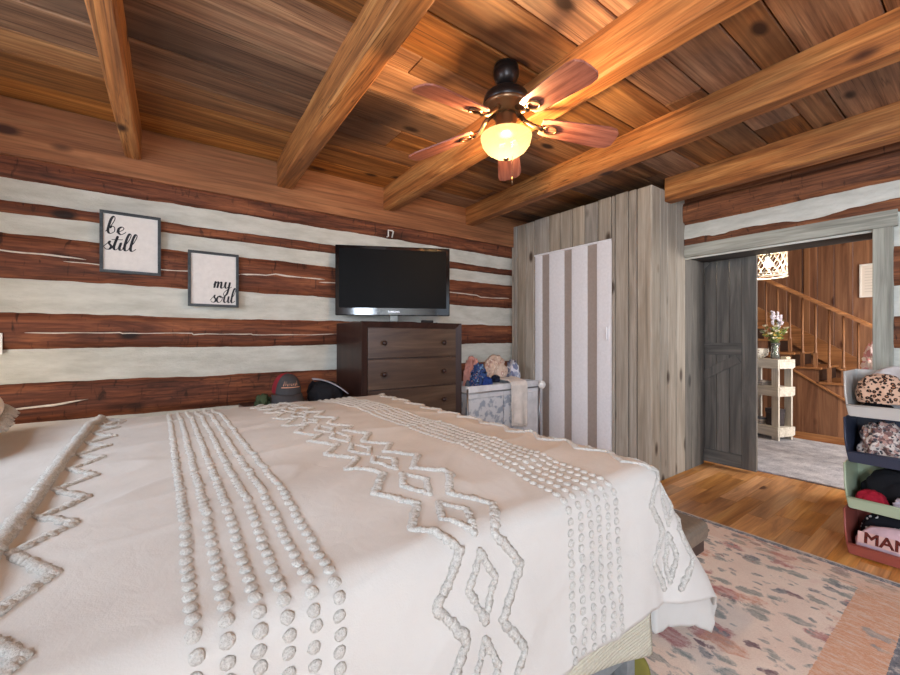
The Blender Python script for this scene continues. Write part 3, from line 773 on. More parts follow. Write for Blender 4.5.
m = MB(); m.box((-.05, -.02, 0), (.05, .02, .022), .006); tag(obj('set_top_box', m, M['matte_black'], None, (1.80, 2.80, DZ+.0008), R(-10)), 'small black box on the dresser below the television', 'box')
def cable(pts, label):
    m = MB(); fine = []
    P = [Vector(p) for p in pts]
    for i in range(len(P)-1):
        p0, p1, p2, p3 = P[max(0, i-1)], P[i], P[i+1], P[min(len(P)-1, i+2)]
        for q in range(8):
            s = q/8; fine.append(.5*((2*p1)+(p2-p0)*s+(2*p0-5*p1+4*p2-p3)*s*s+(3*p1-p0-3*p2+p3)*s**3))
    fine.append(P[-1]); m.tube(fine, .0028, 6); tag(obj('cable', m, M['matte_black']), label, 'cable')
zt2 = DZ+.0045
cable([(1.44, 2.90, zt2), (1.46, 3.0, zt2), (1.45, 3.12, zt2), (1.43, 3.19, zt2)], 'thin black cable left of the television stand on the dresser')
cable([(1.90, 2.80, zt2), (1.93, 2.90, zt2), (1.95, 3.0, zt2), (1.99, 3.12, zt2)], 'thin black cable right of the television stand on the dresser')

# ------------------------------------------------------------------ framed prints with brush lettering
def smooth(P, n=10):
    P = [Vector((*p, 0)) for p in P]; out = []
    for i in range(len(P)-1):
        p0, p1, p2, p3 = P[max(0, i-1)], P[i], P[i+1], P[min(len(P)-1, i+2)]
        for q in range(n):
            s = q/n; out.append(.5*((2*p1)+(p2-p0)*s+(2*p0-5*p1+4*p2-p3)*s*s+(3*p1-p0-3*p2+p3)*s**3))
    out.append(P[-1]); return out
GL = {
 'b': (.95, [[(-.1, .2), (.3, 1.0), (.55, 1.9), (.42, 2.3), (.22, 1.9), (.12, 1.0), (.12, .3), (.35, 0), (.68, .3), (.66, .8), (.42, .98), (.22, .7)]]),
 'e': (.75, [[(-.1, .25), (.35, .5), (.55, .82), (.36, 1.02), (.1, .75), (.1, .28), (.36, 0), (.65, .2), (.8, .42)]]),
 's': (.68, [[(-.15, .25), (.25, .9), (.36, 1.1), (.32, .8), (.56, .42), (.46, .06), (.16, 0), (-.02, .2)], [(.46, .06), (.6, .15), (.72, .35)]]),
 't': (.55, [[(-.05, .3), (.2, 1.0), (.3, 1.85), (.16, .9), (.12, .25), (.3, 0), (.55, .3)], [(-.2, 1.32), (.2, 1.36), (.75, 1.42)]]),
 'i': (.42, [[(-.05, .35), (.12, 1.0), (.06, .3), (.2, 0), (.45, .35)], [(.18, 1.42), (.2, 1.5)]]),
 'l': (.55, [[(-.08, .3), (.3, 1.2), (.48, 2.05), (.32, 2.3), (.15, 1.6), (.08, .4), (.25, 0), (.58, .35)]]),
 'm': (1.25, [[(-.1, .4), (.06, 1.0), (.03, 0)], [(.03, .2), (.22, .85), (.38, .95), (.42, .6), (.38, 0)], [(.39, .2), (.6, .85), (.76, .95), (.8, .55), (.8, .15), (.95, 0), (1.25, .4)]]),
 'y': (.8, [[(-.05, .6), (.05, 1.0), (.02, .35), (.2, .03), (.45, .35), (.55, 1.0)], [(.55, 1.0), (.5, .1), (.4, -.8), (.15, -1.15), (-.02, -.8), (.3, -.25), (.85, .3)]]),
 'o': (.9, [[(.42, 1.0), (.12, .84), (.02, .4), (.2, .02), (.5, .08), (.7, .5), (.6, .9), (.36, 1.0), (.5, .78), (1.0, .85)]]),
 'u': (.95, [[(.0, .8), (.08, 1.0), (.05, .3), (.24, 0), (.5, .3), (.62, 1.0)], [(.62, 1.0), (.6, .3), (.74, 0), (1.02, .35)]]),
}
def lettering(word, x0, base, width, hx, name, parent, mat, y):
    tot = sum(GL[c][0] for c in word); sx = width/tot; mb = MB(); x = 0
    for c in word:
        adv, strokes = GL[c]
        for S in strokes:
            P = smooth(S); wd = []
            for i, p in enumerate(P):
                d = P[min(i+1, len(P)-1)]-P[max(i-1, 0)]
                down = max(0, -d.y/(d.length+1e-9)); wd.append(.044+.08*down)
            for q in range(2):
                wd = [sum(wd[max(0, i-1):i+2])/len(wd[max(0, i-1):i+2]) for i in range(len(wd))]
            tmp = bmesh.new(); prev = None
            for i, p in enumerate(P):
                d = (P[min(i+1, len(P)-1)]-P[max(i-1, 0)]).normalized(); n = Vector((-d.y, d.x, 0))
                row = []
                for sg in (1, -1):
                    k = p+n*wd[i]*sg; xx = x0+(x+k.x+.12*k.y)*sx; zz = base+k.y*hx
                    row.append(tmp.verts.new((xx, y-.0002*(GL_order(c)), zz)))
                if prev: tmp.faces.new((prev[0], prev[1], row[1], row[0]))
                prev = row
            mb.add(tmp)
        x += adv
    return obj(name, mb, mat, parent)
GL_order = lambda c: (ord(c) % 5)*.2
M['ink'] = plain('brush_ink', (30, 34, 42), .8)
M['slate'] = wood('slate_frame', (48, 54, 58), (62, 68, 73), (78, 84, 88), 0, 2, 20, .6, 0, (.95, 1.05), .1, .2)
M['canvas'] = plain('print_paper', (218, 214, 210), .85, var=.02)
def print_frame(x0, x1, z0, z1, words, label):
    cx, cz = (x0+x1)/2, (z0+z1)/2; w, h = (x1-x0)/2, (z1-z0)/2
    t_ = thing('framed_print', label, 'picture', (cx, YL-.0375, cz))
    for nm, lo, hi in (('frame_rail', (-w, -.022, h-.017), (w, 0, h)), ('frame_rail', (-w, -.022, -h), (w, 0, -h+.017)), ('frame_stile', (-w, -.022, -h+.0172), (-w+.017, 0, h-.0172)), ('frame_stile', (w-.017, -.022, -h+.0172), (w, 0, h-.0172))):
        m = MB(); m.box(lo, hi, .0015); obj(nm, m, M['slate'], t_)
    m = MB(); m.box((-w+.01, -.010, -h+.01), (w-.01, -.004, h-.01)); obj('sheet', m, M['canvas'], t_)
    for wd, u0, u1, vb, vx in words:
        lettering(wd, -w+2*w*u0, h-2*h*vb, 2*w*(u1-u0)*.93, 2*h*vx, 'lettering', t_, M['ink'], -.0106)
print_frame(-.297, .008, CZ+.404, CZ+.786, [('be', .10, .42, .365, .125), ('still', .07, .60, .625, .125)], 'higher framed print lettered be still on the log wall')
print_frame(.157, .465, CZ+.216, CZ+.598, [('my', .50, .87, .65, .12), ('soul', .44, .95, .915, .12)], 'lower framed print lettered my soul near the television')
# small white loop fixed above the television, switch plate at the left edge
m = MB(); m.tube([(0, -.004, 0), (0, -.03, -.0), (0, -.03, .055), (.04, -.03, .055), (.05, -.03, .05), (.05, -.004, 0)], .0065, 8)
tag(obj('wall_hook', m, M['white_metal'], None, (1.655, YL-.054, CZ+.905)), 'small white wire hook on the log wall above the television', 'hook')
m = MB(); m.box((-.04, -.008, -.06), (.04, 0, .06), .003); sw = tag(obj('switch_plate', m, M['white_metal'], None, (-.745, YL-.0365, CZ-.035)), 'white switch plate on the log wall at the left edge', 'switch')
m = MB(); m.box((-.008, -.016, -.016), (.008, -.0075, .016), .002); obj('toggle', m, M['white_metal'], sw)
# ------------------------------------------------------------------ bed
M['mattress'] = fabric('mattress_ticking', (214, 210, 204)); M['bedgrey'] = plain('grey_bed_frame', (120, 122, 122), .55, var=.06)
M['beddark'] = plain('dark_bed_base', (52, 53, 56), .7, var=.1)
BX0, BX1, BY0, BY1 = -.74, 1.27, .712, 2.585
bd = thing('bed', 'low grey framed bed under the tufted cream duvet', 'bed', ((BX0+BX1)/2, (BY0+BY1)/2, 0))
bx_, by_ = (BX1-BX0)/2, (BY1-BY0)/2
m = MB(); m.box((-bx_+.01, -by_+.02, .44), (bx_-.02, by_-.02, .755), .05, seg=4); obj('mattress', m, M['mattress'], bd)
m = MB(); m.box((-bx_, -by_+.03, .20), (bx_-.02, by_-.03, .44), .01); obj('box_base', m, M['beddark'], bd)
for s in (-1, 1):
    m = MB(); m.box((-bx_, s*by_-.018 if s > 0 else -by_+.005, .15), (bx_, s*by_-.005 if s > 0 else -by_+.025, .24), .003); obj('side_rail', m, M['bedgrey'], bd)
m = MB(); m.box((bx_-.018, -by_+.026, .02), (bx_+.004, by_-.02, .24), .003); obj('foot_rail', m, M['bedgrey'], bd)
for sx in (-1, 1):
    for sy in (-1, 1):
        m = MB(); cx, cy = sx*(bx_-.03)+(.05 if sx > 0 else 0), sy*(by_-.03)
        if sx > 0: cx = bx_-.008
        m.box((cx-.024, cy-.024, 0.0145 if sx > 0 or sy < 2 else 0), (cx+.024, cy+.024, .24), .003); obj('leg', m, M['bedgrey'], bd)

# duvet surface: (u, v) are cloth distances along X and Y
UX, VN, VF, ZT0, RB = 1.285, .70, 2.60, .795, .055
def sstep(a, b, x):
    x = min(1, max(0, (x-a)/(b-a))); return x*x*(3-2*x)
def duv(u, v):
    bx = min(u, UX); by = min(max(v, VN), VF)
    ex = sstep(0, .5, UX-bx); ey = sstep(0, .35, by-VN)*sstep(0, .5, VF-by)
    z = ZT0 + .035*ex*ey
    su = max(0, u-UX); sn = max(0, VN-v); sf = max(0, v-VF)
    s = sn if sn > 0 else sf; sg = -1 if sn > 0 else 1
    rho = math.hypot(su, s)
    x, y = bx, by
    # soft wrinkles lying over the top
    wr = .006*N3(u*2.2+v*1.3, v*5-u*2.2, .4) + .004*N3(u*5+v*4, v*11-u*6, 3.1)
    rg = 1-abs(N3(u*1.6+v*.9+2, v*4.2-u*2.6, 7.7))*2.6
    wr += .007*max(0, rg)**3*sstep(-.35, .0, u)
    z += wr
    # turned over layer at the pillow end
    z += .022*sstep(-.20, -.235, u-.06*(v-1.8)/1.0*0) if u < -.19 else 0
    if rho > 0:
        phi = math.atan2(s, su); q = phi/(PI/2)
        w = math.sin(2*phi)**1.5 if su > 0 and s > 0 else 0
        if sn > 0: q2 = q**2.3
        else: q2 = q
        fl = .05 + (.43 if sn > 0 else .12)*w
        if su > 0 and q < .5: fl += .02
        L = RB*PI/2
        if rho < L: out = RB*math.sin(rho/RB); dn = RB*(1-math.cos(rho/RB))
        else:
            e = rho-L; out = RB + e*fl; dn = RB + e*math.sqrt(1-fl*fl)
        k = sstep(.05, .3, rho)
        # hanging folds
        run = u*1.0 if su <= 0 else UX + su*.3
        out += k*(.012*N3(u*3.1, v*.8, 9) + .006*N3(u*9, v*3, 4) + .006*max(0, 1-3*abs(N3(u*3+v*4, v*5-u*3, 12)))**2)
        if sn > 0 and su > 0: out += k*.016*math.sin(phi*7+1.0)*w**.5
        if su > 0 and sn <= 0: out += k*.02*math.sin(v*9)
        out -= .02*k*sstep(0.0, .5, 1)*0
        th = q2*PI/2
        x = bx + out*math.cos(th); y = by + sg*out*math.sin(th)
        z -= dn
    return Vector((x, y, z))
def dnorm(u, v, e=.004):
    a = duv(u+e, v)-duv(u-e, v); b = duv(u, v+e)-duv(u, v-e); n = a.cross(b); n.normalize(); return n
U0, U1, V0, V1 = -.80, UX+.64, VN-.455, VF+.40
def edge_v0(u):      # near hem: slightly wavy
    return V0 + .012*N3(u*4, 1, 1) - .02*sstep(1.0, .2, u)
m = MB(); nu, nv = 230, 260
def dfn(a, b):
    u = U0+(U1-U0)*a; v0 = edge_v0(u); return duv(u, v0+(V1-v0)*b)
m.grid(dfn, nu, nv)
t = NT('duvet_cotton'); v = t.coord(); wv = t.noise(v, 320, 2)
t.color(t.ramp(t.noise(v, 3, 4), [(.3, (190, 185, 179)), (.7, (200, 196, 190))]))
h = t.math('ADD', t.math('MULTIPLY', wv, .25), t.noise(t.mapping(v, (1, 1, 1), rot=(0, 0, .5)), 18, 4, .5, 1.2)); t.bump(h, .12, .012)
M['duvet'] = t.set(.85, 0, .2)
M['hem'] = plain('tan_hem', (186, 166, 146), .9)
duvet = obj('duvet', m, M['duvet'])
tag(duvet, 'cream duvet with tufted rows and zigzags spread over the bed', 'duvet')
sol = duvet.modifiers.new('thickness', 'SOLIDIFY'); sol.thickness = .010; sol.offset = -1
# tufting
t = NT('tufted_yarn'); v = t.coord(); f = t.noise(v, 260, 3, .7)
t.color(t.ramp(f, [(.25, (164, 160, 152)), (.6, (204, 200, 193))])); t.bump(f, .9, .004); M['tuft'] = t.set(.95, 0, .1)
rt = random.Random(21)
ICO = bmesh.new(); bmesh.ops.create_icosphere(ICO, subdivisions=1, radius=1)
IV = [v.co.copy() for v in ICO.verts]; IF = [[v.index for v in f.verts] for f in ICO.faces]
tv_, tf_ = [], []
IC2 = bmesh.new(); bmesh.ops.create_icosphere(IC2, subdivisions=2, radius=1)
IV2 = [v.co.copy() for v in IC2.verts]; IF2 = [[v.index for v in f.verts] for f in IC2.faces]
def bead(u, v, r, h, fine=False):
    p = duv(u, v); n = dnorm(u, v); a = n.orthogonal().normalized(); b = n.cross(a); k = len(tv_)
    q = rt.random()*6.28; ca, sa = math.cos(q), math.sin(q); a2 = a*ca+b*sa; b2 = n.cross(a2)
    for c in (IV2 if fine else IV):
        j = 1+rt.uniform(-.1, .1) if fine else 1+rt.uniform(-.16, .16); tv_.append(p + (a2*c.x*r + b2*c.y*r)*j + n*(c.z*h*j + h*.25))
    for f in (IF2 if fine else IF): tf_.append([k+i for i in f])
def path(P, step=.009, r=.0125, h=.0062, closed=False):
    if closed: P = P+[P[0]]
    for (u0, v0), (u1, v1) in zip(P, P[1:]):
        L = math.hypot(u1-u0, v1-v0); k = max(1, int(L/step))
        for i in range(k):
            s = i/k; bead(u0+(u1-u0)*s+rt.uniform(-.002, .002), v0+(v1-v0)*s+rt.uniform(-.002, .002), r*rt.uniform(.85, 1.15), h*rt.uniform(.8, 1.2))
for cx in (.141, .948):
    for c in range(6):
        u = cx+(c-2.5)*.0405; v = VN-.44+.004*(c % 2); 
        while v < VF+.3:
            bead(u+rt.uniform(-.002, .002), v, .0108, .0052, True); v += .0268
PER = .178
def zig(cx, inner=True, v_from=None, sides=(-1, 1), amp=(.048, .115)):
    k0 = int((VN-.46-1.0)/PER)-1
    for s in sides:
        P = []; v = 1.0+k0*PER
        lo, hi = max(VN-.44, v_from or -9), VF+.36
        i = 0; pts = []
        while v < hi+PER:
            pts += [(cx+s*amp[0], v), (cx+s*amp[1], v+PER/2)]; v += PER
        pts = [p for p in pts if lo <= p[1] <= hi]; path(pts)
    if inner:
        v = 1.0+k0*PER
        while v < hi:
            if v+.02 > VN-.42: path([(cx, v+.02), (cx+.036, v+PER/2), (cx, v+PER-.02), (cx-.036, v+PER/2)], closed=True, r=.0105, h=.0055)
            v += PER
zig(.547); zig(-.255, inner=False, sides=(1,)); zig(1.35)
path([(-.232, VF+.2), (-.222, VN-.4)], .009, .016, .007); pass
me = bpy.data.meshes.new('tufted_pattern'); me.from_pydata([tuple(p) for p in tv_], [], tf_); me.polygons.foreach_set('use_smooth', [True]*len(me.polygons)); me.materials.append(M['tuft'])
tp_ = bpy.data.objects.new('tufted_pattern', me); COL.objects.link(tp_); tp_.parent = duvet; tp_['kind'] = 'stuff'
# quilt and sheet hanging below the duvet on the near side
t = NT('ribbed_quilt'); v = t.coord(); s_ = t.sep(v)
rb_ = t.math('ABSOLUTE', t.math('SINE', t.math('MULTIPLY', s_[2], 330))); nz = t.noise(v, 90, 3)
t.color(t.ramp(t.math('ADD', t.math('MULTIPLY', rb_, .15), t.math('MULTIPLY', nz, .85)), [(.2, (178, 171, 152)), (.7, (196, 190, 172))])); t.bump(t.math('ADD', rb_, nz), .5, .006); M['quilt'] = t.set(.9, 0, .2)
m = MB()
def qf(a, b):
    u = -.6+(1.268+.6)*a; zb0 = .198+.31*max(0, 1.263-u); zb0 = min(zb0, .37); z = zb0+(.62-zb0)*b
    y = .680+.010*N3(u*5, b*1.5, 3)*(1-b) - .022*(1-b)
    return Vector((u, y, z))
m.grid(qf, 120, 30)
q_ = obj('quilt', m, M['quilt']); tag(q_, 'cream ribbed quilt edge hanging out below the duvet', 'quilt')
so = q_.modifiers.new('thickness', 'SOLIDIFY'); so.thickness = .008; so.offset = 1
M['sheet'] = fabric('white_sheet', (222, 222, 222), weave=200)
m = MB(); m.grid(lambda a, b: Vector((-.6+(1.165+.6)*a, .700+.006*N3(a*9, b, 5), .215+.15*max(0, 1.165-(-.6+1.765*a))+(.3-.1*max(0, 1.165-(-.6+1.765*a)))*b)), 80, 14)
s_o = obj('bed_sheet', m, M['sheet']); tag(s_o, 'white sheet hem hanging lowest along the side of the bed', 'sheet')
# pillow at the left edge, with a fringed sham
M['sham'] = fabric('pillow_sham', (224, 216, 206), weave=160, bump=.5)
pw = thing('pillow', 'plump cream fringed pillow at the far left of the bed', 'pillow', (-.71, 2.02, .90))
def pil(a, b):
    th = 2*PI*a; ph = PI*(b-.5); c = math.cos(ph)
    X = .25*math.copysign(abs(math.cos(th))**.55, math.cos(th)); Y = .40*math.copysign(abs(math.sin(th))**.55, math.sin(th))
    r_ = abs(c)**.6; z = .09*math.sin(ph)*1.0
    return Vector((X*r_, Y*r_, z*(1+.12*N3(X*6, Y*6, 2))+.085))
m = MB(); m.grid(pil, 64, 24); bmesh.ops.remove_doubles(m.bm, verts=m.bm.verts, dist=1e-5); pb = obj('cushion_body', m, M['sham'], pw); pb.rotation_euler = (0, R(12), R(8))
m = MB(); rf = random.Random(3)
for k in range(150):
    th = 2*PI*k/150; X = .25*math.copysign(abs(math.cos(th))**.55, math.cos(th)); Y = .40*math.copysign(abs(math.sin(th))**.55, math.sin(th))
    d = Vector((X/.25, Y/.4, 0)).normalized()
    m.tube([Vector((X, Y, .085))*1.0, Vector((X, Y, .082))+d*.02, Vector((X, Y, .072))+d*.04+Vector((rf.uniform(-.006, .006), rf.uniform(-.006, .006), 0))], [.007, .008, .004], 6)
fr_ = obj('fringe', m, M['tuft'], pb); fr_['kind'] = 'stuff'

# bench at the foot of the bed
M['taupe'] = plain('taupe_leather', (112, 98, 84), .45, var=.08, bump=.3, bs=220)
bn = thing('bench', 'taupe padded bench at the foot of the bed', 'bench', (1.755, 1.49, 0.0145))
m = MB(); m.box((-.205, -.74, .30), (.205, .74, .385), .028, seg=4); obj('cushion', m, M['taupe'], bn)
m = MB(); m.tube([(-.2, -.735, .342), (.2, -.735, .342), (.2, .735, .342), (-.2, .735, .342)], .006, 8, closed=True); obj('piping', m, M['taupe'], bn)
m = MB(); m.box((-.195, -.72, .245), (.195, .72, .298), .004); obj('apron', m, M['esp'], bn)
for sx in (-1, 1):
    for sy in (-1, 1):
        m = MB(); m.box((sx*.15-.025, sy*.6-.025, 0), (sx*.15+.025, sy*.6+.025, .252), .004); obj('leg', m, M['esp'], bn)

# things pushed under the bed
M['olive'] = fabric('olive_canvas', (122, 112, 54)); M['denim'] = fabric('blue_cloth', (92, 108, 130), c2=(180, 186, 192), scale=20); M['rubber'] = plain('shoe_sole', (206, 200, 186), .7); M['brown'] = fabric('brown_cloth', (74, 56, 48))
def shoe(name, label, loc, rotz, mat, ground=.0145):
    th = thing(name, label, 'shoe', (*loc, ground), rotz)
    out = [(-.13, -.03), (-.11, -.042), (0, -.036), (.07, -.046), (.12, -.036), (.142, 0), (.12, .036), (.07, .046), (0, .036), (-.11, .042), (-.13, .03)]
    m = MB(); m.prism(out, 0, .022, None, .004); obj('sole', m, M['rubber'], th)
    def up(a, b):
        q = 2*PI*a; X = .135*math.cos(q); wd = .04*(1+.1*math.cos(q)); Y = wd*math.sin(q)
        H = .07-.035*sstep(-.02, .13, X)
        k = math.sin(b*PI/2)
        open_ = sstep(-.02, .03, X)
        rr = 1-.45*b**3 if X < .0 else 1-.95*b**2.2
        return Vector((X*(1-.25*b*b) if X < 0 else X*(rr*.6+.4*(1-b*.9)), Y*rr, .02+H*k))
    m = MB(); m.grid(up, 40, 10); o = obj('upper', m, mat, th); s = o.modifiers.new('t', 'SOLIDIFY'); s.thickness = .004
    m = MB()
    for k in range(4): m.tube([(.0+.018*k, -.022, .075-.008*k), (.0+.018*k, 0, .085-.009*k), (.0+.018*k, .022, .075-.008*k)], .003, 6)
    obj('laces', m, M['rubber'], th)
shoe('shoe', 'olive yellow canvas shoe under the near corner of the bed', (1.335, .83), R(95), M['olive'])
def crumple(name, loc, size, mat, seed, label, cat, group=None, amp=.26, fr=2.2, rotz=0, flat=.35, sub=5, tilt=0, parent=None):
    m = MB(); tmp = bmesh.new(); bmesh.ops.create_icosphere(tmp, subdivisions=sub, radius=1)
    for v in tmp.verts:
        p = v.co.copy(); sd = seed*7.7
        w = Vector((N3(p.x*1.3+sd, p.y*1.3, p.z), N3(p.y*1.3, p.z*1.3+sd, p.x), N3(p.z, p.x*1.3, p.y*1.3+sd)))*.5
        q = p+w
        rid = 1-2*abs(N3(q.x*fr+sd, q.y*fr, q.z*fr)); rid2 = 1-2*abs(N3(q.x*fr*2.2, q.y*fr*2.2+sd, q.z*fr*2.2))
        d = 1+amp*rid+amp*.45*rid2-amp*.6
        for i in range(3): p[i] = math.copysign(abs(p[i])**.8, p[i])
        an = math.atan2(p.y, p.x); rp = 1+.16*math.sin(6*an+4*N3(p.z*1.5+sd, an, 1)+sd)*(1-.6*abs(p.z))*min(1, amp/.2)
        p *= d; p.x *= rp; p.y *= rp
        p.z = max(p.z, -flat)+flat
        v.co = Vector((p.x*size[0], p.y*size[1], p.z*size[2]/(1+flat)))
    lo = [min(v.co[i] for v in tmp.verts) for i in range(3)]; hi = [max(v.co[i] for v in tmp.verts) for i in range(3)]
    for v in tmp.verts:
        for i in range(3):
            q = (v.co[i]-lo[i])/(hi[i]-lo[i]); v.co[i] = q*size[2] if i == 2 else (2*q-1)*size[i]
    for f in tmp.faces: f.smooth = True
    m.add(tmp); o = obj(name, m, mat, parent, loc, rotz); 
    if not parent: tag(o, label, cat, group)
    return o
# ------------------------------------------------------------------ rug
t = NT('faded_floral_rug'); v = t.coord(); s = t.sep(v)
nz = t.n('ShaderNodeTexNoise'); t.l(v, nz.inputs['Vector']); nz.inputs['Scale'].default_value = 9; nz.inputs['Detail'].default_value = 5
wv = t.n('ShaderNodeVectorMath', operation='MULTIPLY_ADD'); t.l(nz.outputs['Color'], wv.inputs[0]); wv.inputs[1].default_value = (.10, .10, 0); t.l(v, wv.inputs[2])
wc_ = wv.outputs[0]
streak = t.noise(t.mapping(v, (8, 2.5, 1)), 6, 6, .7)
streak2 = t.noise(t.mapping(v, (1, 1, 1)), 34, 5, .75)
field = t.ramp(t.noise(v, 4, 5, .6), [(.3, (228, 204, 188)), (.6, (240, 222, 206)), (.75, (232, 202, 188))])
def flowers(col, scale, thr, c1, c2, gate, off, fade=.45):
    vo = t.voro(t.mapping(wc_, (1.5, .85, 1), loc=off), scale)
    d = t.math('ADD', vo.outputs['Distance'], t.math('MULTIPLY', t.math('SUBTRACT', streak2, .5), .5))
    k = t.ramp(d, [(thr*.75, (255, 255, 255)), (thr, (0, 0, 0))])
    g = t.math('GREATER_THAN', t.sep(vo.outputs['Color'])[0], gate)
    f = t.math('MULTIPLY', t.math('MULTIPLY', k, g), t.mapr(streak, .35, .6, fade, 1))
    return t.mix(f, col, t.mix(streak2, c1, c2))
field = flowers(field, 8.5, .40, (100, 114, 114), (150, 156, 150), .3, (3.1, 1.2, 0))
field = flowers(field, 5.2, .36, (146, 52, 66), (200, 128, 122), .4, (.3, .7, 0))
field = flowers(field, 9, .34, (60, 78, 98), (116, 124, 130), .5, (5.3, 2.2, 0))
field = flowers(field, 20, .34, (140, 146, 140), (120, 126, 128), .45, (2.3, 9.2, 0), .2)
field = flowers(field, 13, .3, (84, 52, 70), (120, 78, 90), .8, (7.3, 4.2, 0))
field = flowers(field, 5, .4, (208, 138, 112), (214, 160, 130), .6, (9.3, 6.2, 0), .2)
bord = t.ramp(streak, [(.3, (228, 206, 190)), (.47, (222, 176, 146)), (.56, (216, 146, 100)), (.64, (226, 190, 166)), (.75, (220, 186, 172))])
bord = flowers(bord, 4.5, .36, (168, 92, 104), (196, 136, 140), .5, (1.3, 8.2, 0))
bord = flowers(bord, 8, .34, (124, 132, 136), (160, 160, 158), .65, (4.3, 3.2, 0))
blue = t.ramp(streak2, [(.35, (60, 68, 84)), (.5, (104, 110, 122)), (.62, (206, 192, 180))])
# distance from the rug edges (local coordinates: rug half sizes)
RHX, RHY = 1.25, 1.2
dx = t.math('SUBTRACT', RHX, t.math('ABSOLUTE', s[0])); dy = t.math('SUBTRACT', RHY, t.math('ABSOLUTE', s[1])); dm = t.math('MINIMUM', dx, dy)
dmw = t.math('ADD', dm, t.math('MULTIPLY', t.math('SUBTRACT', streak2, .5), .02))
bmix = t.mapr(t.math('SUBTRACT', dx, dy), -.1, .1, .3, .95)
col = t.mix(t.math('LESS_THAN', dmw, .215), field, t.mix(bmix, field, bord))
col = t.mix(t.math('LESS_THAN', dmw, .052), col, blue)
col = t.mix(t.math('LESS_THAN', dm, .016), col, (210, 196, 182))
fuzz = t.noise(v, 240, 2); col = t.mix(.2, col, t.ramp(fuzz, [(.3, (150, 140, 134)), (.7, (235, 226, 218))]))
t.color(col); t.bump(fuzz, .4, .006); M['rug'] = t.set(.95, 0, .1)
m = MB(); m.box((-RHX, -RHY, .0005), (RHX, RHY, .014), .004)
rug = tag(obj('rug', m, M['rug'], None, (2.905-RHX, .185+RHY, 0)), 'faded pink and cream floral rug under the bed', 'rug')

# ------------------------------------------------------------------ table between bed and wall, cap and bag
tb = thing('side_table', 'dark side table in the gap between bed and log wall', 'table', (.80, 3.0, 0))
m = MB(); m.box((-.34, -.225, .70), (.33, .225, .735), .005); obj('table_top', m, M['esp'], tb)
for sx in (-1, 1):
    for sy in (-1, 1):
        m = MB(); m.box((sx*.29-.02, sy*.19-.02, 0), (sx*.29+.02, sy*.19+.02, .70), .003); obj('leg', m, M['esp'], tb)
M['capgrey'] = fabric('charcoal_cap_cloth', (66, 64, 66)); M['capred'] = fabric('red_cap_cloth', (128, 34, 44)); M['capgreen'] = fabric('green_cap_cloth', (62, 74, 52)); M['patch'] = plain('cap_patch', (52, 44, 44), .7); M['stitch'] = plain('orange_stitching', (206, 150, 120), .7); M['capwhite'] = fabric('white_piping', (206, 200, 200))
def cap(label, loc, rotz, crown, side, tilt, logo=False, brimm=None):
    th = thing('baseball_cap', label, 'cap', loc, rotz)
    # local: brim towards -y
    def dome(a, b):
        q = 2*PI*a; r_ = math.cos(b*PI/2)**.8; z = .115*math.sin(b*PI/2)
        return Vector((.082*r_*math.cos(q), .098*r_*math.sin(q), z))
    piv = Matrix.Rotation(tilt, 4, 'X')
    m = MB(); tmp = MB(); tmp.grid(dome, 48, 16)
    for f in tmp.bm.faces:
        c = f.calc_center_median(); an = math.degrees(math.atan2(c.x, -c.y))
        f.material_index = 0 if abs(an) < 62 else 1
    bmesh.ops.remove_doubles(tmp.bm, verts=tmp.bm.verts, dist=1e-5)
    o = obj('crown', tmp, [crown, side], th); o.matrix_local = Matrix.Translation((0, 0, .012)) @ piv
    o.modifiers.new('t', 'SOLIDIFY').thickness = .003
    def brim(a, b):
        q = PI*(1+a); r0 = Vector((.080*math.cos(q), .094*math.sin(q), 0)); k = b
        d = Vector((.35*math.cos(q), -1, 0))
        p = r0 + Vector((.004*math.cos(q), -.075*k*abs(math.sin(q))**.55, 0)); p.z = -.10*k*k*.3 - 5.0*p.x*p.x*k
        return p
    m = MB(); m.grid(brim, 30, 8); b = obj('brim', m, brimm or crown, th); b.matrix_local = o.matrix_local.copy(); b.modifiers.new('t', 'SOLIDIFY').thickness = .004
    m = MB(); m.tube([brim(a/30, 1) for a in range(31)], .0035, 6); e = obj('brim_edge', m, side, th); e.matrix_local = o.matrix_local.copy()
    if logo:
        def pt(a, z): 
            b = math.asin(min(1, z/.115))/(PI/2); p = dome(.75+a, b); return p*1.06
        m = MB(); m.grid(lambda u, v: pt(-.12+.24*u, .040+.048*v), 16, 5); g = obj('logo_patch', m, M['patch'], th); g.matrix_local = o.matrix_local.copy()
        m = MB()
        for zz, (a0, a1) in ((.044, (-.11, .11)), (.086, (-.11, .11))): m.tube([pt(a0+(a1-a0)*k/12, zz)*1.004 for k in range(13)], .003, 6)
        for k in range(4):
            a0 = -.09+.045*k; m.tube([pt(a0, .052)*1.004, pt(a0+.014, .078)*1.004, pt(a0+.026, .054)*1.004, pt(a0+.038, .076)*1.004], .003, 6)
        g2 = obj('stitching', m, M['stitch'], th); g2.matrix_local = o.matrix_local.copy()
    m = MB(); m.ball((0, 0, .116), .008, 2); g = obj('button', m, crown, th); g.matrix_local = o.matrix_local.copy()
    th.scale = (1.12, 1.12, 1.12)
    return th
cap('charcoal and red baseball cap with a stitched patch on the side table', (.705, 2.88, .82), R(4), M['capgrey'], M['capred'], R(10), True)
crumple('cloth_bundle', (.565, 2.93, .7365), (.055, .06, .09), M['capgreen'], 61, 'small dark green cloth left of the charcoal and red cap', 'cloth', sub=4)
M['bag'] = fabric('black_bag_cloth', (30, 30, 34)); M['bagstripe'] = fabric('grey_stripe_cloth', (150, 150, 158))
bg = thing('shoulder_bag', 'slumped black bag with a grey stripe beside the caps', 'bag', (.985, 2.93, .7365), R(-8))
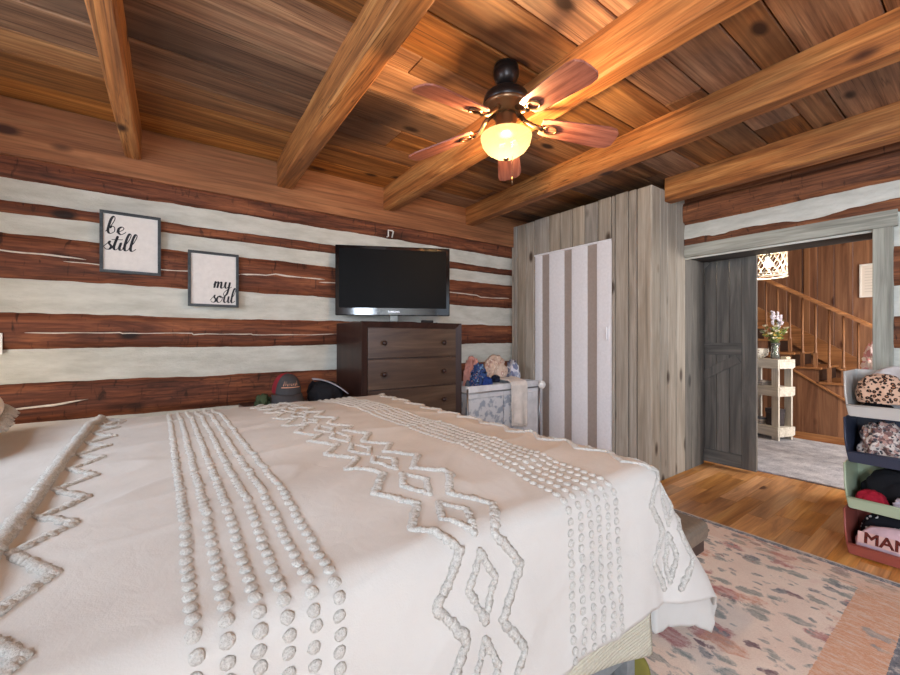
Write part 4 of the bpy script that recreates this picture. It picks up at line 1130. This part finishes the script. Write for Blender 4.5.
crumple('bag_body', (0, 0, 0), (.13, .12, .15), M['bag'], 8, '', '', parent=bg, amp=.12, sub=4)
m = MB(); m.grid(lambda u, v: Vector((-.09+.24*u, -.05+.05*v-.06*u, .170-.112*u*u+.006*math.sin(v*3))), 14, 6); f_ = obj('flap', m, M['bagstripe'], bg); f_.modifiers.new('t', 'SOLIDIFY').thickness = .006
m = MB(); m.tube([(-.12, 0, .07), (-.10, .02, .12), (-.08, .03, .145), (-.05, .04, .12), (-.03, .05, .08)], .008, 8); obj('strap', m, M['bag'], bg)
# ------------------------------------------------------------------ laundry sorter
M['hamper'] = fabric('grey_hamper_cloth', (206, 206, 208), weave=180); M['hamper2'] = fabric('patterned_hamper_panel', (200, 202, 205), c2=(150, 158, 170), scale=14, thr=(.5, .58)); M['hamper_in'] = fabric('dark_hamper_lining', (76, 78, 86))
HX0, HX1, HY0, HY1, HZ = 2.175, 3.07, 2.73, 3.12, .775
ls = thing('laundry_sorter', 'grey three bag laundry sorter heaped with clothes beside the dresser', 'laundry basket', ((HX0+HX1)/2, HY0, 0))
hw, hdp = (HX1-HX0)/2, HY1-HY0
secs = [(-hw, -hw+.42), (-hw+.425, -hw+.68), (-hw+.685, hw)]
for i, (a, b) in enumerate(secs):
    m = MB()
    def wall_(p, q, z0, z1, th=.012):
        m.box((min(p[0], q[0])-th/2, min(p[1], q[1])-th/2, z0), (max(p[0], q[0])+th/2, max(p[1], q[1])+th/2, z1), .004)
    a2, b2 = a+.008, b-.008
    wall_((a2, .0), (b2, .0), .12, HZ-.11); wall_((a2, hdp), (b2, hdp), .12, HZ-.11); wall_((a2, 0.013), (a2, hdp-.013), .12, HZ-.11); wall_((b2, .013), (b2, hdp-.013), .12, HZ-.11); m.box((a2, 0, .10), (b2, hdp, .119), .003)
    bag = obj('laundry_bag', m, M['hamper2'] if i < 2 else M['hamper'], ls)
    m = MB()
    wall_((a2, .0), (b2, .0), HZ-.109, HZ, .018); wall_((a2, hdp), (b2, hdp), HZ-.109, HZ, .018); wall_((a2, 0.02), (a2, hdp-.02), HZ-.109, HZ, .018); wall_((b2, .02), (b2, hdp-.02), HZ-.109, HZ, .018)
    obj('folded_rim', m, M['hamper'], bag)
    m = MB(); m.box((a2+.02, .02, HZ-.16), (b2-.02, hdp-.02, HZ-.15)); obj('lining', m, M['hamper_in'], bag)
m = MB()
for x in (-hw-.012, hw+.012):
    for y in (-.012, hdp+.012): m.tube([(x, y, .06), (x, y, HZ-.02)], .009, 10)
for z in (.09, HZ-.06):
    for y in (-.018, hdp+.018): m.tube([(-hw-.012, y, z), (hw+.012, y, z)], .007, 8)
    for x in (-hw-.014, hw+.014): m.tube([(x, -.012, z), (x, hdp+.012, z)], .007, 8)
obj('tube_frame', m, M['steel'], ls)
for x in (-hw-.012, hw+.012):
    for y in (-.012, hdp+.012):
        m = MB(); m.lathe([(0, -.012), (.028, -.012), (.03, 0), (.028, .012), (0, .012)], 20, Matrix.Translation((x, y, .03)) @ Matrix.Rotation(PI/2, 4, 'X')); m.box((x-.007, y-.018, .03), (x+.007, y+.018, .062), .002); obj('caster', m, M['matte_black'], ls)
m = MB(); m.ball((hw+.012, -.045, .735), (.042, .030, .042), 3); obj('end_cap', m, M['white_metal'], ls)
# the heap of clothes
M['pinkc'] = fabric('pink_knit', (206, 150, 140)); M['beigec'] = print_fabric('beige_print', (206, 182, 164), [(186, 152, 140), (226, 210, 196)], 22, .35); M['navyc'] = fabric('navy_cloth', (28, 32, 48)); M['bluec'] = print_fabric('blue_print', (54, 78, 128), [(120, 150, 180), (24, 30, 50), (150, 120, 130)], 26, .38); M['royal'] = fabric('royal_blue_cloth', (40, 66, 132)); M['wgrey'] = print_fabric('white_grey_print', (206, 206, 214), [(118, 124, 150), (150, 156, 176)], 12, .42); M['slatec'] = fabric('slate_cloth', (84, 92, 104)); M['towel'] = fabric('white_towel', (214, 206, 198), weave=140, bump=.6)
G = 'clothes heaped on the laundry sorter'
zr_ = HZ-.149
crumple('sweater', (2.46, 3.02, zr_), (.11, .07, .40), M['pinkc'], 11, 'salmon pink knit bunched at the back left of the laundry heap', 'clothing', G)
crumple('shirt', (2.43, 2.878, zr_), (.105, .058, .35), M['bluec'], 12, 'blue printed shirt at the front of the laundry heap', 'clothing', G, fr=2.4)
crumple('scarf', (2.45, 2.782, zr_), (.075, .032, .22), M['royal'], 18, 'royal blue cloth in front of the blue printed shirt', 'clothing', G, sub=4)
crumple('sock', (2.228, 2.80, zr_), (.025, .035, .20), M['slatec'], 13, 'slate blue bundle at the left rim of the laundry heap', 'clothing', G, sub=4)
crumple('blouse', (2.735, 2.995, HZ+.004), (.15, .085, .26), M['beigec'], 14, 'big beige patterned blouse on top of the laundry heap', 'clothing', G, fr=1.8)
crumple('leggings', (2.61, 2.85, HZ+.004), (.05, .045, .07), M['navyc'], 15, 'near black leggings along the front of the laundry heap', 'clothing', G, sub=4)
crumple('pyjamas', (2.96, 2.97, zr_), (.072, .10, .36), M['wgrey'], 16, 'white and lavender pyjamas at the right of the laundry heap', 'clothing', G, sub=4)
m = MB()
def tw(u, v):
    x = 2.665+.215*u + .006*N3(v*6, u*2, 3); s = v*.56
    if s < .16: return Vector((x, 2.885-.15*(s/.16)-.0, HZ+.035-.02*(s/.16)+.012*N3(u*4, s*9, 2)))
    if s < .20: k = (s-.16)/.04; return Vector((x, 2.735-.035*math.sin(k*PI/2), HZ+.015-.03*(1-math.cos(k*PI/2))))
    k = s-.20; return Vector((x+.02*k, 2.700-.006+.008*math.sin(u*9)*k*5, HZ-.015-k-.03*u*(v > .9)))
m.grid(tw, 36, 60); to = obj('towel', m, M['towel']); tag(to, 'white fringed towel hanging over the front of the laundry sorter', 'towel', G)
to.modifiers.new('t', 'SOLIDIFY').thickness = .006
m = MB(); rr = random.Random(8)
for k in range(46):
    p = tw(k/45, 1); m.tube([p, p+Vector((rr.uniform(-.004, .004), -.003, -.012)), p+Vector((rr.uniform(-.006, .006), -.002, -.03))], [.003, .004, .002], 5)
fg = obj('fringe', m, M['towel'], to); fg['kind'] = 'stuff'

# ------------------------------------------------------------------ stacked storage bins
BXf, BYl, PIT, BH = 3.09, .512, .2545, .25
cols = [('terracotta', (150, 78, 68)), ('sage green', (166, 178, 150)), ('navy', (48, 54, 72)), ('pale grey', (186, 182, 176))]
binW, binD = .44, .31
binlabel = ['terracotta open front bin at the bottom of the stack', 'sage green open front bin second from the floor', 'navy open front bin third from the floor', 'pale grey open front bin on top of the stack']
for i, (nm, c) in enumerate(cols):
    mt = plain('bin_'+nm.replace(' ', '_'), c, .4)
    # local: front lip at x=0, depth +x ; left wall at y=0, right wall at y=-binW
    th = thing('storage_bin', binlabel[i], 'bin', (BXf, BYl, .006+PIT*i), 0, 'stacked storage bins')
    m = MB(); m.box((.012, -binW+.02, 0), (binD-.01, -.02, .008), .002); 
    # walls with a slight taper (wider at the top)
    def slab(P, th_=.005):
        tmp = bmesh.new(); vs = [tmp.verts.new(p) for p in P]; tmp.faces.new(vs); bmesh.ops.recalc_face_normals(tmp, faces=tmp.faces)
        r_ = bmesh.ops.solidify(tmp, geom=list(tmp.faces), thickness=th_); m.add(tmp)
    sideL = [(.012, -.02, .004), (-.004, -.012, .062), (.004, -.004, .125), (.012, .0, BH-.004), (binD, 0, BH-.004), (binD-.01, -.02, .004)]
    slab(sideL); slab([(x, -binW-y, z) for x, y, z in sideL])
    slab([(.012, -.02, .004), (-.004, -.012, .062), (-.004, -binW+.012, .062), (.012, -binW+.02, .004)])
    slab([(binD-.01, -.02, .004), (binD, 0, BH-.004), (binD, -binW, BH-.004), (binD-.01, -binW+.02, .004)])
    obj('tub', m, mt, th)
    m = MB(); m.tube([(-.006, -.012, .062), (-.006, -binW+.012, .062)], .006, 8); m.tube([(-.005, -.012, .062), (.003, -.003, .125), (.011, .002, BH-.004)], .005, 8); m.tube([(-.005, -binW+.012, .062), (.003, -binW+.003, .125), (.011, -binW-.002, BH-.004)], .005, 8)
    obj('rim', m, mt, th)
# clothes in the bins
def leopard(name, base, spot, scale):
    t = NT(name); v = t.coord(); vo = t.voro(v, scale); d = t.math('ADD', vo.outputs['Distance'], t.math('MULTIPLY', t.math('SUBTRACT', t.noise(v, scale*2.2, 3), .5), .5))
    t.color(t.ramp(d, [(.16, (150, 100, 70)), (.22, spot), (.42, spot), (.5, base)])); return t.set(.85, 0, .2)
M['leo'] = leopard('leopard_print', (200, 164, 140), (30, 24, 24), 52); M['greyw'] = fabric('pale_grey_jersey', (196, 190, 188)); M['camo'] = print_fabric('white_floral', (206, 200, 196), [(150, 130, 110), (70, 66, 64), (176, 160, 150)], 26, .42)
M['floral'] = print_fabric('cream_rose_print', (206, 192, 182), [(120, 92, 88), (176, 140, 130), (66, 64, 70), (150, 140, 140)], 24, .44); M['blackc'] = fabric('black_jersey', (24, 23, 26)); M['redc'] = fabric('red_cloth', (150, 26, 44)); M['lilac'] = fabric('lilac_white_cloth', (190, 182, 194)); M['rosec'] = fabric('dusty_rose_cloth', (164, 118, 118)); M['pinksw'] = fabric('pink_sweatshirt', (204, 172, 178)); M['dotc'] = print_fabric('black_white_speckle', (30, 28, 30), [(216, 210, 206)], 24, .22)
t = NT('star_print'); v = t.coord(); vo = t.voro(t.mapping(v, (1, 1, 1)), 30, rand=.6); t.color(t.mix(t.math('LESS_THAN', vo.outputs['Distance'], .27), (28, 27, 32), (214, 208, 204))); M['star'] = t.set(.9, 0, .2)
def inbin(k, name, dx, dy, dz, size, mat, seed, label, **kw):
    g = ['clothes in the terracotta bin', 'clothes in the sage green bin', 'clothes in the navy bin', 'clothes in the pale grey bin'][k]
    return crumple(name, (BXf+dx, BYl-dy, .0152+PIT*k+dz), size, mat, seed, label, 'clothing', g, **kw)
inbin(3, 'trousers', .09, .115, .0, (.065, .075, .07), M['blackc'], 30, 'black trousers under the leopard print in the top bin', amp=.1, sub=4)
inbin(3, 'shirt', .09, .13, .071, (.075, .105, .16), M['leo'], 31, 'leopard print shirt in the pale grey top bin', amp=.1, fr=1.6)
inbin(3, 'jacket', .22, .21, .0, (.055, .165, .275), M['greyw'], 32, 'pale grey jersey heaped highest in the top bin', amp=.15, fr=1.8)
inbin(3, 'blouse', .09, .325, .0, (.07, .085, .21), M['camo'], 33, 'white floral blouse at the right of the top bin', amp=.15)
inbin(2, 'dress', .14, .13, .0, (.115, .102, .222), M['floral'], 34, 'cream rose print dress in the navy bin', amp=.2, fr=2.0)
inbin(2, 'top', .14, .32, .0, (.11, .08, .19), M['blackc'], 35, 'black top at the right of the navy bin', amp=.15, sub=4)
inbin(1, 'jeans', .19, .185, .0, (.085, .15, .205), M['blackc'], 36, 'folded black clothes filling the sage green bin', amp=.12, fr=1.5)
inbin(1, 'vest', .058, .10, .0, (.04, .065, .105), M['redc'], 37, 'red cloth at the front left of the sage green bin', amp=.15, sub=4)
inbin(1, 'tights', .058, .24, .0, (.04, .07, .10), M['lilac'], 38, 'lilac white cloth at the front of the sage green bin', amp=.15, sub=4)
inbin(1, 'cardigan', .12, .375, .0, (.08, .035, .17), M['rosec'], 39, 'dusty rose cloth at the right of the sage green bin', amp=.15, sub=4)
inbin(0, 'shirt', .205, .21, .0, (.07, .18, .215), M['star'], 40, 'black star print shirt at the back of the terracotta bin', amp=.1, fr=1.5)
sw_ = inbin(0, 'sweatshirt', .076, .21, .0, (.055, .18, .175), M['pinksw'], 41, 'folded pink sweatshirt lettered MAMA in the terracotta bin', amp=.06, fr=1.2)
t = NT('leopard_letter'); v = t.coord(); vo = t.voro(v, 60); t.color(t.mix(t.math('LESS_THAN', vo.outputs['Distance'], .3), (96, 36, 28), (60, 26, 22))); M['mama'] = t.set(.8, 0, .2)
M['mamabg'] = fabric('letter_patch', (208, 168, 160))
LB = .100
for ch, dy in (('M', .115), ('A', .172), ('M', .230), ('A', .288)):
    pass
m = MB(); m.box((-.002, -.135, -.03), (.0, .135, .03), .0005)
MX_ = Matrix.Translation((-.057, .025, .098)) @ Matrix.Rotation(R(16), 4, 'Y')
pt_ = obj('letter_patch', m, M['mamabg'], sw_); pt_.matrix_local = MX_
text_mesh('MAMA', .078, M['mama'], 'lettering', sw_, MX_ @ Matrix.Translation((-.0025, 0, 0)) @ Matrix(((0, 0, -1, 0), (-1, 0, 0, 0), (0, 1, 0, 0), (0, 0, 0, 1))), .0008, 0.0, .0022)
# garment on the newel post beyond the doorway
M['pinkw'] = print_fabric('pink_white_print', (216, 196, 198), [(196, 140, 146), (230, 222, 222)], 10, .45)
stl = thing('stool', 'plain wooden stool under the pink robe beyond the doorway', 'stool', (5.3, .62, 0))
m = MB(); m.box((-.15, -.13, .74), (.15, .13, .77), .006); obj('seat', m, M['stair'], stl)
for sx in (-1, 1):
    for sy in (-1, 1):
        m = MB(); m.box((sx*.12-.016, sy*.10-.016, .0145), (sx*.12+.016, sy*.10+.016, .74), .003); obj('leg', m, M['stair_v'], stl)
crumple('robe', (5.3, .64, .771), (.15, .13, .43), M['pinkw'], 51, 'pink and white robe heaped beyond the doorway behind the grey post', 'clothing', amp=.2)

# ------------------------------------------------------------------ lights
def light(name, typ, loc, energy, col, size=.1, rot=None, size_y=None, spread=None):
    l = bpy.data.lights.new(name, typ); l.energy = energy; l.color = lin(col) if max(col) > 1 else col
    if typ == 'AREA':
        l.size = size
        if size_y: l.shape = 'RECTANGLE'; l.size_y = size_y
        if spread: l.spread = spread
    else: l.shadow_soft_size = size
    o = bpy.data.objects.new(name, l); COL.objects.link(o); o.location = loc
    if rot: o.rotation_euler = rot
    return o
DAY = (217, 233, 251)
for i, o in enumerate(WN):
    light('daylight_near_%d' % i, 'AREA', ((o[0]+o[1])/2, YB-.14, (o[2]+o[3])/2), (3, 22)[i], DAY, o[1]-o[0], (PI/2, 0, 0), o[3]-o[2])
light('fill_left', 'AREA', (XL-.14, -1.6, 1.475), 130, DAY, 1.0, (PI/2, 0, -PI/2), 1.25)  # added fill through the made-up left window, lifts the closet front
light('fill_head', 'AREA', (XL-.14, 1.5, 1.775), 27, DAY, 1.0, (PI/2, 0, -PI/2), .85)  # added fill through the made-up window above the bed head
light('fan_bulb', 'POINT', (FX, FY, zt-.03), 46, (255, 206, 146), .03)
light('bedside_bulb', 'POINT', (-.95, 2.55, .95), 6, (255, 243, 230), .06)
light('hall_bulb', 'POINT', (PX, PY, PZ-.02), 24, (255, 226, 188), .04)
light('fill_hall', 'AREA', (5.3, -1.14, 1.4), 66, (255, 246, 236), 1.4, (PI/2, 0, 0), 1.4)  # added fill that brightens the hall, source unseen
w = bpy.data.worlds.new('world'); SC.world = w; w.use_nodes = True
bgn = w.node_tree.nodes['Background']; bgn.inputs[0].default_value = (.75, .85, 1, 1); bgn.inputs[1].default_value = .6
SC.view_settings.view_transform = 'Standard'; SC.view_settings.look = 'None'; SC.view_settings.gamma = 1; SC.view_settings.exposure = 0.85
SC.view_settings.use_curve_mapping = False
